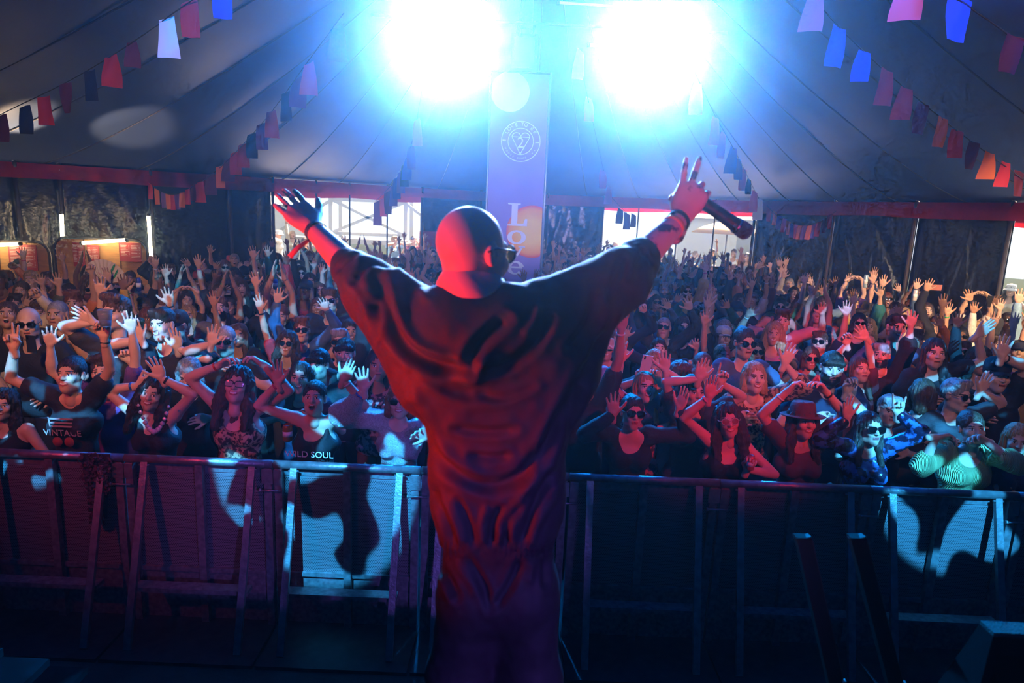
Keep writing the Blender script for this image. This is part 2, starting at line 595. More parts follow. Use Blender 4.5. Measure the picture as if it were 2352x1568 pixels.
def El(c, r, R=None, k=None, op='+'):
    return ('e', np.asarray(c, float), np.asarray(r, float), None if R is None else np.asarray(R, float), None, k, op)


def sd_eval(prims, P, k0):
    d = None
    for t, a, b, c, e, k, op in prims:
        if t == 'c':
            ab = b - a
            q = P - a
            h = np.clip((q @ ab) / max(ab @ ab, 1e-12), 0, 1)
            q = q - h[:, None] * ab
            dd = np.sqrt(np.einsum('ij,ij->i', q, q)) - (c + (e - c) * h)
        else:
            q = P - a
            if c is not None:
                q = q @ c
            q1 = q / b
            q2 = q1 / b
            n1 = np.sqrt(np.einsum('ij,ij->i', q1, q1))
            n2 = np.sqrt(np.einsum('ij,ij->i', q2, q2)) + 1e-9
            dd = n1 * (n1 - 1.0) / n2
            dd = np.maximum(dd, -float(b.min()))
        kk = k0 if k is None else k
        if d is None:
            d = dd
        elif op == '+':
            d = smin(d, dd, kk)
        else:
            d = smax(d, -dd, kk)
    return d


_CORN = np.array([(x, y, z) for x in (0, 1) for y in (0, 1) for z in (0, 1)])


def mesh_sdf(prims, h, k=0.03, clip=None):
    lo, hi = np.full(3, 1e9), np.full(3, -1e9)
    for t, a, b, c, e, kk, op in prims:
        if op != '+':
            continue
        if t == 'c':
            r = max(c, e)
            lo = np.minimum(lo, np.minimum(a, b) - r)
            hi = np.maximum(hi, np.maximum(a, b) + r)
        else:
            r = b.max()
            lo = np.minimum(lo, a - (b if c is None else r))
            hi = np.maximum(hi, a + (b if c is None else r))
    if clip is not None:
        lo, hi = np.maximum(lo, clip[0]), np.minimum(hi, clip[1])
    lo = lo - 3 * h
    hi = hi + 3 * h
    B = 4
    nb = np.ceil((hi - lo) / (h * B)).astype(int)
    n = nb * B
    bi = np.stack(np.meshgrid(*[np.arange(x) for x in nb], indexing='ij'), -1).reshape(-1, 3)
    bc = lo + (bi + 0.5) * B * h
    bd = sd_eval(prims, bc, k)
    near = np.abs(bd) < B * h * 1.25
    V = np.repeat(np.repeat(np.repeat(bd.reshape(nb), B, 0), B, 1), B, 2)
    off = np.stack(np.meshgrid(*[np.arange(B)] * 3, indexing='ij'), -1).reshape(-1, 3)
    pi = (bi[near][:, None, :] * B + off[None]).reshape(-1, 3)
    V[pi[:, 0], pi[:, 1], pi[:, 2]] = sd_eval(prims, lo + pi * h, k)
    s = V < 0
    cnt = np.zeros(np.array(V.shape) - 1, dtype=np.int8)
    for cx, cy, cz in _CORN:
        cnt += s[cx:cx + cnt.shape[0], cy:cy + cnt.shape[1], cz:cz + cnt.shape[2]]
    m = (cnt > 0) & (cnt < 8)
    ci = np.argwhere(m)
    idx = np.full(m.shape, -1, dtype=np.int64)
    idx[m] = np.arange(len(ci))
    acc = np.zeros((len(ci), 3))
    num = np.zeros(len(ci))
    for ax in range(3):
        o1, o2 = [x for x in range(3) if x != ax]
        for i1 in (0, 1):
            for i2 in (0, 1):
                c0 = np.zeros(3, int)
                c0[o1], c0[o2] = i1, i2
                c1 = c0.copy()
                c1[ax] = 1
                a, b = ci + c0, ci + c1
                va = V[a[:, 0], a[:, 1], a[:, 2]]
                vb = V[b[:, 0], b[:, 1], b[:, 2]]
                x = (va < 0) != (vb < 0)
                t = np.where(x, va / np.where(x, va - vb, 1), 0)
                p = np.tile(c0.astype(float), (len(ci), 1))
                p[:, ax] = t
                acc += np.where(x[:, None], p, 0)
                num += x
    pos = lo + (ci + acc / np.maximum(num, 1)[:, None]) * h
    F = []
    for ax in range(3):
        o1, o2 = [(1, 2), (2, 0), (0, 1)][ax]
        sl0, sl1 = [slice(1, -1)] * 3, [slice(1, -1)] * 3
        sl0[ax], sl1[ax] = slice(0, -1), slice(1, None)
        s0, s1 = s[tuple(sl0)], s[tuple(sl1)]
        for flip in (0, 1):
            e = np.argwhere((s0 & ~s1) if not flip else (~s0 & s1))
            if not len(e):
                continue
            base = e.copy()
            base[:, o1] += 1
            base[:, o2] += 1
            q = []
            for d1, d2 in ((-1, -1), (0, -1), (0, 0), (-1, 0)):
                c = base.copy()
                c[:, o1] += d1
                c[:, o2] += d2
                q.append(idx[c[:, 0], c[:, 1], c[:, 2]])
            q = np.stack(q, 1)
            if flip:
                q = q[:, ::-1]
            F.append(q)
    F = np.concatenate(F)
    F = F[(F >= 0).all(1)]
    return pos, F


def vnormals(V, F):
    n = np.cross(V[F[:, 2]] - V[F[:, 0]], V[F[:, 3]] - V[F[:, 1]])
    N = np.zeros_like(V)
    for k in range(4):
        for c in range(3):
            N[:, c] += np.bincount(F[:, k], n[:, c], len(V))
    return N / (np.linalg.norm(N, axis=1)[:, None] + 1e-12)


def unit(v):
    v = np.asarray(v, float)
    return v / (np.linalg.norm(v) + 1e-12)


def frame(z, y_hint):
    """3x3 with columns x,y,z: z along z, y as near to y_hint as can be"""
    z = unit(z)
    y = np.asarray(y_hint, float)
    y = y - z * (y @ z)
    if np.linalg.norm(y) < 1e-4:
        y = np.cross(z, (1, 0, 0))
    y = unit(y)
    return np.stack([np.cross(y, z), y, z], 1)


def rotm(yaw=0, pitch=0, roll=0):
    """degrees; yaw turns to +x, pitch lifts the chin, roll tips the head to +x"""
    a, b, c = (math.radians(x) for x in (yaw, pitch, roll))
    Rz = np.array([[math.cos(a), -math.sin(a), 0], [math.sin(a), math.cos(a), 0], [0, 0, 1]])
    Rx = np.array([[1, 0, 0], [0, math.cos(-b), -math.sin(-b)], [0, math.sin(-b), math.cos(-b)]])
    Ry = np.array([[math.cos(c), 0, math.sin(c)], [0, 1, 0], [-math.sin(c), 0, math.cos(c)]])
    return Rz @ Ry @ Rx


# ------------------------------------------------------------------ hands
HAND_POSES = {  # per finger curl (pinky, ring, middle, index), spread, thumb out
    'open': ([.10, .06, .04, .06], 1.0, 1.0), 'flat': ([.08, .06, .06, .08], 0.35, 0.5), 'relaxed': ([.55, .42, .32, .25], 0.5, 0.6),
    'fist': ([1.55, 1.55, 1.55, 1.5], 0.1, -0.6), 'point': ([1.5, 1.5, 1.45, .06], 0.2, -0.4), 'peace': ([1.5, 1.45, .05, .05], 1.2, -0.5),
    'horns': ([.08, 1.5, 1.5, .06], 0.8, -0.4), 'grip': ([.95, .92, .9, .85], 0.15, -0.2), 'heart': ([.75, .72, .7, .62], 0.1, 0.9)}


def hand_prims(pose):
    curl, spread, th = HAND_POSES[pose]
    pr = [Cp((0, 0.002, -0.05), (0, 0, 0.012), 0.0265, 0.026), El((0, 0, 0.05), (0.043, 0.016, 0.05))]
    bx, bz = [-.034, -.012, .011, .032], [.078, .090, .093, .086]
    ln = [.060, .078, .084, .076]
    for f in range(4):
        pr.append(Cp((bx[f] * 0.45, 0, 0.012), (bx[f], 0.001, bz[f] - 0.008), 0.0145, 0.0115, k=0.012))
    for f in range(4):
        p = np.array([bx[f], 0.0, bz[f] - 0.004])
        a = math.radians([-13, -4, 4, 12][f] * spread)
        ang = 0.0
        for j, fr in enumerate((0.44, 0.31, 0.25)):
            ang += curl[f] * (0.85, 1.0, 0.75)[j]
            dr = np.array([math.sin(a) * math.cos(ang), -math.sin(ang), math.cos(a) * math.cos(ang)])
            q = p + dr * ln[f] * fr
            r = [.0092, .0086, .0078][j]
            pr.append(Cp(p, q, r, r - 0.0007, k=0.005))
            p = q
    if th >= 0:
        t1, t2, t3 = (0.045 + .006 * th, -0.012, 0.045), (0.060 + 0.016 * th, -0.016, 0.074), (0.066 + 0.026 * th, -0.018, 0.100)
    else:
        t1, t2, t3 = (0.044, -0.018, 0.045), (0.040, -0.036, 0.070), (0.018, -0.042, 0.082)
    pr += [Cp((0.016, -0.004, 0.012), t1, 0.0165, 0.0125, k=0.014), Cp(t1, t2, 0.0115, 0.0105, k=0.006), Cp(t2, t3, 0.0102, 0.0085, k=0.005)]
    return pr


_hand_cache = {}


def hand_mesh(pose, side, h):
    key = (pose, side, h)
    if key not in _hand_cache:
        if (pose, -1, h) not in _hand_cache:
            _hand_cache[(pose, -1, h)] = mesh_sdf(hand_prims(pose), h, 0.010)
        V, F = _hand_cache[(pose, -1, h)]
        if side > 0:
            _hand_cache[key] = (V * np.array([-1, 1, 1]), F[:, ::-1])
    return _hand_cache[key]


# ------------------------------------------------------------------ heads (face looks to -y, origin at the centre of the head)
def head_prims(kind):
    m = kind in ('man', 'man_smile', 'beard')
    j = 1.0 if m else 0.93
    pr = [El((0, .014, .032), (.076, .096, .090)), El((0, -.022, -.030), (.064 * j, .074, .088), k=.03),
          Cp((0, -.060, -.096), (0, -.052, -.090), .024 * j, .024 * j, k=.04),
          Cp((-.040 * j, -.010, -.075), (.040 * j, -.010, -.075), .026, .026, k=.03),
          Cp((0, .022, -.05), (0, .038, -.175), .054 if m else .047, .056 if m else .050, k=.03),
          Cp((-.030, -.081, .026), (.030, -.081, .026), .013 if m else .010, k=.018)]
    for s in (-1, 1):
        pr += [El((s * .040, -.066, -.022), (.022, .022, .020), k=.02),
               El((s * .031, -.102, .009), (.017, .015, .0105), k=.010, op='-'),
               El((s * .031, -.0795, .009), (.0135, .0125, .0115), k=.002),
               El((s * .079, .008, .000), (.011, .020, .031), k=.008), El((s * .090, .002, .002), (.006, .011, .018), k=.005, op='-')]
    pr += [Cp((0, -.090, .018), (0, -.110, -.018), .0085, .0125, k=.012), El((-.013, -.100, -.021), (.008, .009, .007), k=.008), El((.013, -.100, -.021), (.008, .009, .007), k=.008)]
    w = .026 if kind in ('smile', 'man_smile') else .019
    up = .006 if kind in ('smile', 'man_smile') else 0.0
    if kind == 'shout':
        pr += [El((0, -.092, -.060), (.019, .020, .018), k=.004, op='-'), Cp((-.017, -.091, -.046), (.017, -.091, -.046), .006, k=.006),
               Cp((-.014, -.086, -.078), (.014, -.086, -.078), .0065, k=.006)]
    elif kind in ('smile', 'man_smile'):
        pr += [El((0, -.096, -.053), (w * .85, .010, .007), k=.003, op='-'), Cp((-w, -.086, -.049 + up), (0, -.096, -.045), .0048, k=.005), Cp((w, -.086, -.049 + up), (0, -.096, -.045), .0048, k=.005),
               Cp((-w, -.086, -.050 + up), (0, -.093, -.063), .0055, k=.005), Cp((w, -.086, -.050 + up), (0, -.093, -.063), .0055, k=.005)]
    else:
        pr += [Cp((-w, -.090, -.051), (w, -.090, -.051), .0058, k=.006), Cp((-w * .8, -.089, -.060), (w * .8, -.089, -.060), .0066, k=.006)]
    if kind == 'beard':
        pr += [Cp((-.045, -.040, -.075), (0, -.070, -.098), .026, .026, k=.02), Cp((.045, -.040, -.075), (0, -.070, -.098), .026, .026, k=.02)]
    return pr


_head_cache = {}


def head_mesh(kind, h):
    if (kind, h) in _head_cache:
        return _head_cache[(kind, h)]
    V, F = mesh_sdf(head_prims(kind), h, 0.02)
    C = V[F].mean(1)
    mi = np.zeros(len(F), int)              # 0 skin 1 lips 2 eye white 3 dark 4 teeth
    X, Y, Z = np.abs(C[:, 0]), C[:, 1], C[:, 2]
    front = Y < -.06
    e = front & (((X - .031) / .0135) ** 2 + ((Z - .008) / .0060) ** 2 < 1) & (Y < -.070)
    mi[e] = 2
    mi[front & ((X - .031) ** 2 + (Z - .008) ** 2 < .0062 ** 2)] = 3
    mi[front & (np.abs(X - .031) < .015) & (np.abs(Z - .0165) < .0024)] = 3
    mi[front & (np.abs(Z - .031 + .10 * np.abs(X - .034)) < .0042) & (X > .013) & (X < .051)] = 3
    if kind in ('smile', 'man_smile'):
        mi[front & (np.abs(Z + .0545 - 8 * X * X) < .013) & (X < .027)] = 1
        mi[front & (np.abs(Z + .0530 - 8 * X * X) < .0062) & (X < .021)] = 4
    elif kind == 'shout':
        rr = (X / .024) ** 2 + ((Z + .061) / .026) ** 2
        mi[front & (rr < 1)] = 1
        mi[front & ((X / .018) ** 2 + ((Z + .061) / .0175) ** 2 < 1)] = 3
        mi[front & (X < .013) & (np.abs(Z + .0475) < .0045)] = 4
    else:
        mi[front & (X < .022) & (np.abs(Z + .0555) < .0105)] = 1
        mi[front & (X < .019) & (np.abs(Z + .0555) < .0020)] = 3
    if kind == 'beard':
        b = (Z < -.028) & (Y < .0) & (Z > -.125) & ~((X < .021) & (np.abs(Z + .0555) < .0105)) & ~((X < .045) & (Z > -.040))
        mi[b & (mi == 0)] = 3
    _head_cache[(kind, h)] = (V, F, mi)
    return _head_cache[(kind, h)]


# ------------------------------------------------------------------ bodies
def ik(sh, wr, a, b, pole):
    d = wr - sh
    L = np.linalg.norm(d)
    u = d / L
    L = min(L, (a + b) * 0.995)
    L = max(L, abs(a - b) + 0.03)
    x = (a * a - b * b + L * L) / (2 * L)
    y = math.sqrt(max(a * a - x * x, 0))
    p = np.asarray(pole, float)
    p = unit(p - u * (p @ u))
    return sh + u * x + p * y, sh + u * L


def person_arrays(arms, head=(0, 0, 0), lean=(0, 0), female=True, kind='neutral', bulk=1.0, hb=.017, hh=.009, hn=.008,
                  sleeve='short', neck=0.10, top='tee', head_off=(0, 0, 0)):
    """arms: for side -1 and +1: dict(w=wrist, pole=, hand=, tip=finger direction, palm=palm normal) in local metres
    (1.70 m tall, feet at the origin, facing -y).  Returns body and shirt arrays and frames for what is worn."""
    lx, ly = lean                                     # how far chest and head lean over
    ch = np.array([lx * .55, ly * .55, 0])
    sw = .158 if female else .195
    bw = bulk
    P0 = np.array([0, 0, .93])
    hp_ = .075 if female else .062
    tor = [Cp((-hp_ * bw, 0, .90), (hp_ * bw, 0, .90), .100 * bw), Cp((-.042 * bw, .0, 1.07) + ch * .35, (.042 * bw, 0, 1.07) + ch * .35, (.082 if female else .094) * bw, k=.06),
           Cp(np.array([-(.062 if female else .085) * bw, .005, 1.245]) + ch * .75, np.array([(.062 if female else .085) * bw, .005, 1.245]) + ch * .75, .098 * bw, k=.07)]
    if female:
        tor += [El(np.array([s * .072, -.088, 1.235]) + ch * .75, (.058, .056, .058), k=.025) for s in (-1, 1)]
    body = list(tor)
    shirt = [p[:3] + (p[3] + .014, p[4] + .014) + p[5:] if p[0] == 'c' else ('e', p[1], p[2] + .013) + p[3:] for p in tor]
    nk = np.array([0, .012, 1.385]) + ch
    hc = np.array([0, -.012, 1.585]) + np.array([lx, ly, 0]) + np.asarray(head_off)
    Rh = rotm(*head)
    body += [Cp(nk, hc + Rh @ np.array([0, .03, -.10]), .056, .050, k=.05)]
    out = []
    wr_fr = []
    for side in (-1, 1):
        a = arms[0 if side < 0 else 1]
        w = np.asarray(a['w'], float)
        sh = np.array([side * sw, .012, 1.375]) + ch
        up = np.clip((w[2] - 1.30) / .5, 0, 1)
        sh = sh + np.array([-side * .022, -.01, .055]) * up
        el, w = ik(sh, w, .285, .245, a.get('pole', (side * .9, .3, -.3)))
        ra = .0425 * (1.0 if female else 1.14) * (0.6 + .4 * bw)
        arm = [Cp(nk * .35 + sh * .65 + np.array([0, 0, -.02]), sh, .056, .052, k=.05), Cp(sh, el, ra * 1.16, ra * .80, k=.022), Cp(el, el * .70 + w * .30, ra * .80, ra * .90, k=.006), Cp(el * .70 + w * .30, w, ra * .90, .0255, k=.006)]
        body += arm
        if top == 'tank':
            shirt += [Cp(np.array([side * .085, -.075, 1.30]) + ch, np.array([side * .088, .01, 1.425]) + ch, .034, .022, k=.02),
                      Cp(np.array([side * .085, .085, 1.28]) + ch, np.array([side * .088, .01, 1.425]) + ch, .034, .022, k=.02)]
        else:
            shirt += [Cp(arm[0][1], sh, .072, .070, k=.05)]
            if sleeve == 'short':
                shirt += [Cp(sh, sh * .45 + el * .55, ra * 1.12 + .020, ra + .024, k=.03)]
            elif sleeve == 'long':
                shirt += [Cp(sh, el, ra * 1.12 + .018, ra + .016, k=.03), Cp(el, el * .12 + w * .88, ra + .016, .043, k=.02)]
            elif sleeve == 'half':
                shirt += [Cp(sh, el, ra * 1.12 + .026, ra + .030, k=.03), Cp(el, el * .8 + w * .2, ra + .03, ra + .032, k=.02)]
            elif sleeve == 'puff':
                shirt += [Cp(sh, el, .075, .095, k=.04), Cp(el, el * .45 + w * .55, .098, .062, k=.04)]
        fd = a.get('tip')
        fd = unit(w - el) if fd is None else unit(fd)
        pn = np.asarray(a.get('palm', (0, -1, 0)), float)
        Rw = frame(fd, -pn)
        HV, HF = hand_mesh(a.get('hand', 'open'), side, hn)
        out.append((HV @ Rw.T + w, HF))
        wr_fr.append((w, frame(unit(w - el), -pn), Rw, el))
    if top == 'tank':
        for side in (-1, 1):
            shirt.append(El(np.array([side * (sw + .045), .0, 1.36]) + ch, (.085, .13, .115), k=.012, op='-'))
    shirt.append(El(np.array([0, -.085, 1.435]) + ch, (.078 + neck * .2, .10, neck), k=.012, op='-'))
    shirt.append(El(np.array([0, .03, 1.47]) + ch, (.070, .075, .065), k=.012, op='-'))
    shirt.append(Cp((-.3, 0, .71), (.3, 0, .71), .14, k=.01, op='-'))
    BV, BF = mesh_sdf(body, hb, .045)
    SV, SF = mesh_sdf(shirt, hb * 1.08, .035)
    N = vnormals(SV, SF)
    SV = SV + N * (.007 * vnoise(SV * np.array([9, 9, 22]) + 5 * lx, 3) + .005 * vnoise(SV * np.array([26, 26, 11]) + 3, 4))[:, None]
    HV, HF, mi = head_mesh(kind, hh)
    allV = [BV, HV @ Rh.T + hc] + [x[0] for x in out]
    allF, allM, n = [], [], 0
    for Vv, Ff, M_ in zip(allV, [BF, HF] + [x[1] for x in out], [None, mi, None, None]):
        allF.append(Ff + n)
        allM.append(np.zeros(len(Ff), int) if M_ is None else M_)
        n += len(Vv)
    Mh = np.eye(4)
    Mh[:3, :3] = Rh
    Mh[:3, 3] = hc
    return dict(V=np.concatenate(allV), F=np.concatenate(allF), mi=np.concatenate(allM), SV=SV, SF=SF, Mh=Mh, wr=wr_fr, chest=ch)


# ------------------------------------------------------------------ things worn on the head, in the head's own frame
def strands(V, F, amp, freq, seed, tuft=0.0):
    N = vnormals(V, F)
    a = np.arctan2(V[:, 0], V[:, 1] - .01)
    d = amp * np.sin(a * freq + 2.5 * vnoise(V * 14, seed)) + amp * .8 * vnoise(np.stack([a * freq * .9, V[:, 2] * 9, V[:, 2] * 0], 1), seed + 1)
    if tuft:
        d = d + tuft * vnoise(V * 42, seed + 2) + tuft * .8 * vnoise(V * 85, seed + 3)
    return V + N * d[:, None]


def _hair(kind):
    FACE = El((0, -.118, -.022), (.066, .078, .105), k=.012, op='-')
    cap = [El((0, .020, .040), (.084, .104, .096))]
    if kind == 'short':
        pr = cap + [Cp((-.05, -.05, .105), (.05, -.05, .105), .030, k=.03), El((0, -.115, -.045), (.080, .088, .108), k=.010, op='-'), El((0, .04, -.115), (.1, .12, .075), k=.02, op='-'),
                    El((-.088, -.005, -.03), (.03, .04, .06), k=.01, op='-'), El((.088, -.005, -.03), (.03, .04, .06), k=.01, op='-')]
        return pr, .002, 40, .004
    if kind == 'quiff':
        pr = cap + [Cp((-.045, -.060, .125), (.045, -.055, .130), .034, .036, k=.03), El((0, -.120, -.040), (.078, .085, .105), k=.010, op='-'), El((0, .04, -.120), (.1, .12, .075), k=.02, op='-'),
                    El((-.09, -.005, -.03), (.03, .04, .06), k=.01, op='-'), El((.09, -.005, -.03), (.03, .04, .06), k=.01, op='-')]
        return pr, .004, 20, .006
    if kind == 'fringe':
        pr = cap + [Cp((-.055, -.078, .055), (.055, -.078, .055), .022, k=.03), El((0, -.125, -.050), (.075, .082, .085), k=.008, op='-'), El((0, .04, -.120), (.1, .12, .075), k=.02, op='-')]
        return pr, .003, 34, .004
    if kind == 'curly':
        pr = [El((0, .022, .048), (.102, .116, .108)), FACE, El((0, .02, -.13), (.14, .14, .08), k=.02, op='-')]
        return pr, .003, 20, .013
    if kind == 'long':
        pr = cap + [Cp((s * .070, .015, .02), (s * .082, .01, -.14), .030, .034, k=.03) for s in (-1, 1)] + [Cp((s * .082, .01, -.14), (s * .088, -.035, -.27), .034, .020, k=.03) for s in (-1, 1)] + \
            [Cp((0, .075, .0), (0, .085, -.26), .068, .050, k=.05), FACE]
        return pr, .004, 22, .0015
    if kind == 'wavy':
        pr = [El((0, .022, .044), (.092, .110, .100))] + [Cp((s * .078, .010, .02), (s * .100, .00, -.13), .036, .046, k=.04) for s in (-1, 1)] + [Cp((s * .100, .00, -.13), (s * .100, -.04, -.29), .046, .026, k=.03) for s in (-1, 1)] + \
            [Cp((0, .08, .0), (0, .09, -.27), .075, .06, k=.05), FACE]
        return pr, .006, 15, .005
    if kind == 'bob':
        pr = cap + [Cp((s * .070, .015, .02), (s * .080, -.005, -.10), .032, .030, k=.03) for s in (-1, 1)] + [Cp((0, .075, .0), (0, .075, -.10), .066, .052, k=.05), FACE]
        return pr, .004, 26, .003
    if kind == 'tied':
        pr = cap + [El((0, .085, .095), (.040, .038, .038), k=.015), El((0, -.116, -.030), (.074, .084, .105), k=.010, op='-'), El((0, .03, -.125), (.1, .11, .075), k=.02, op='-')]
        return pr, .003, 36, .002
    if kind == 'ponytail':
        pr = cap + [Cp((0, .10, .05), (.01, .15, -.02), .026, .034, k=.02), Cp((.01, .15, -.02), (.02, .14, -.16), .034, .016, k=.02), El((0, -.116, -.030), (.074, .084, .105), k=.010, op='-'), El((0, .03, -.125), (.1, .11, .075), k=.02, op='-')]
        return pr, .003, 36, .002
    if kind == 'buzz':
        pr = [El((0, .016, .034), (.0790, .0990, .0925)), El((0, -.122, -.045), (.080, .088, .112), k=.012, op='-'), El((0, .04, -.125), (.1, .13, .075), k=.02, op='-'),
              El((-.088, -.01, -.03), (.03, .04, .05), k=.01, op='-'), El((.088, -.01, -.03), (.03, .04, .05), k=.01, op='-')]
        return pr, .0006, 60, .001


HAIR = {}


def hair_mesh(kind, h=.008):
    if (kind, h) not in HAIR:
        pr, amp, fr, tuft = _hair(kind)
        V, F = mesh_sdf(pr, h, .03)
        V = strands(V, F, amp, fr, 31, tuft)
        HAIR[(kind, h)] = mesh_np('hair_' + kind, V, F, True, [mat('hair_brown', (.035, .018, .010), .5)])
    return HAIR[(kind, h)]


def ring_pts(rx, ry, z, n=28, cy=.0):
    return [(rx * math.cos(2 * math.pi * i / n), cy + ry * math.sin(2 * math.pi * i / n), z) for i in range(n + 1)]


def hat_mesh(kind):
    if kind in HAIR:
        return HAIR[kind]
    b = MB()
    n = 28

    def shell(prof, cy=.015, ex=1.0, ey=1.22):
        V = [(r * ex * math.cos(2 * math.pi * k / n), cy + r * ey * math.sin(2 * math.pi * k / n), z) for r, z in prof for k in range(n)]
        F = [(i * n + k, i * n + (k + 1) % n, (i + 1) * n + (k + 1) % n, (i + 1) * n + k) for i in range(len(prof) - 1) for k in range(n)]
        b.add(V, F, True)
    if kind == 'cap':
        shell([(.086, .045), (.089, .05), (.088, .085), (.078, .115), (.055, .136), (.02, .146), (.001, .147)])
        P = []
        for t in np.linspace(0, 1, 6):
            P.append([((.082 - .012 * t) * math.sin(a), -.085 * math.cos(a) * (1 + 0 * t) - t * .075 * math.cos(a) + .010, .052 - .016 * t - .02 * math.sin(a) ** 2) for a in np.linspace(-1.2, 1.2, 15)])
        P = np.array(P)
        b.grid(P)
        b.grid(P[:, ::-1] - np.array([0, 0, .005]))
        b.lathe([(.009, .143), (.008, .150), (.001, .153)], 10, [[1, 0, 0, 0], [0, 1, 0, .015], [0, 0, 1, 0], [0, 0, 0, 1]])
    elif kind == 'bucket':
        shell([(.128, .012), (.132, .008), (.132, .014), (.098, .050), (.092, .060), (.086, .115), (.078, .128), (.04, .134), (.001, .135)], ey=1.12)
    elif kind == 'fedora':
        shell([(.150, .040), (.158, .046), (.152, .050), (.120, .042), (.094, .048), (.092, .060), (.088, .110), (.080, .140), (.066, .152), (.040, .146), (.001, .140)], ey=1.12)
    elif kind == 'beanie':
        shell([(.088, .035), (.092, .045), (.091, .060), (.088, .062), (.086, .100), (.070, .135), (.035, .152), (.001, .155)])
    HAIR[kind] = b.mesh('hat_' + kind, mat('hat_black', (.015, .015, .017), .8))
    return HAIR[kind]


def glasses_mesh(kind):
    key = 'gl_' + kind
    if key in HAIR:
        return HAIR[key]
    b = MB()
    if kind == 'round':
        hw, hh_, n = .026, .024, 20
    elif kind == 'aviator':
        hw, hh_, n = .031, .025, 20
    else:
        hw, hh_, n = .029, .020, 20
    lens_faces = 0
    for s in (-1, 1):
        c = np.array([s * .034, -.104, .010])
        pw = 2.0 if kind == 'round' else 3.2
        pts = []
        for k in range(n):
            a = 2 * math.pi * k / n
            ca, sa = math.cos(a), math.sin(a)
            r = (abs(ca) ** pw + abs(sa) ** pw) ** (-1 / pw)
            pts.append(np.array([hw * r * ca, .006 * abs(ca) * (1 if ca * s > 0 else 0), hh_ * r * sa]) + c)
        ctr = c + np.array([0, -.003, 0])
        V = [ctr] + pts
        b.add(V, [(0, 1 + k, 1 + (k + 1) % n) for k in range(n)], True)
        lens_faces += n
        b.tube(pts + [pts[0]], .0026, 6, caps=False)
        b.tube([c + np.array([s * hw, .004, .006]), (s * .078, -.085, .016), (s * .086, .0, .018), (s * .084, .03, .005)], .0025, 6)
    b.tube([(-.008, -.104, .013), (0, -.109, .016), (.008, -.104, .013)], .0025, 6)
    me = b.mesh('sunglasses_' + kind, mat('lens_black', (.004, .004, .005), .08, spec=.8))
    me.materials.append(mat('frame_black', (.01, .01, .01), .3))
    mi = []
    per_eye = n
    fcount = 0
    for s in (0, 1):
        mi += [0] * n
        mi += [1] * (n * 6)
        mi += [1] * (3 * 6 + 2)
    mi += [1] * (len(me.polygons) - len(mi))
    me.polygons.foreach_set('material_index', np.array(mi, dtype=np.int32))
    HAIR[key] = me
    return me


def band_mesh():
    if 'band' not in HAIR:
        b = MB()
        n = 18
        P = []
        for z, r in ((-.007, .0295), (-.007, .0315), (.007, .0315), (.007, .0295)):
            P.append([(r * math.cos(2 * math.pi * k / n), r * 1.0 * math.sin(2 * math.pi * k / n), z) for k in range(n + 1)])
        b.grid(np.array(P))
        HAIR['band'] = b.mesh('wristband', mat('band_blue', (.02, .15, .5), .5))
    return HAIR['band']


def legs_mesh(female):
    key = 'legs%d' % female
    if key not in HAIR:
        b = MB()
        n = 10
        for s in (-1, 1):
            prof = [((s * .060, 0, .95), .088), ((s * .080, 0, .80), .092), ((s * .095, -.005, .52), .066), ((s * .098, .012, .30), .058), ((s * .10, .015, .10), .052), ((s * .10, .015, .05), .055)]
            b.tube([p for p, r in prof], [r for p, r in prof], n)
            b.tube([(s * .10, .05, .04), (s * .103, -.02, .045), (s * .108, -.10, .035), (s * .11, -.17, .028)], [.036, .042, .042, .026], 8)
        HAIR[key] = b.mesh('trousers', mat('denim_dark', (.02, .025, .05), .8))
    return HAIR[key]
# ------------------------------------------------------------------ skin and cloth colours
SKINS = [mat('skin_%d' % i, c, .48, var=.06, vscale=8, spec=.4) for i, c in enumerate([(.60, .36, .26), (.52, .29, .19), (.66, .43, .33), (.40, .21, .13), (.20, .10, .06), (.56, .34, .22)])]
M_lips = mat('lips', (.42, .10, .10), .4)
M_white = mat('eye_white', (.75, .74, .70), .3)
M_dark = mat('eye_and_brow', (.012, .009, .007), .45)
M_teeth = mat('teeth', (.80, .78, .70), .3)


def skin_set(i):
    return [SKINS[i], M_lips, M_white, M_dark, M_teeth]


# ------------------------------------------------------------------ the performer on the stage edge
PY = 1.78
STAGE_Z = 1.13


def W(px, py, dy=0.0):
    return at(px, py, PY + dy)


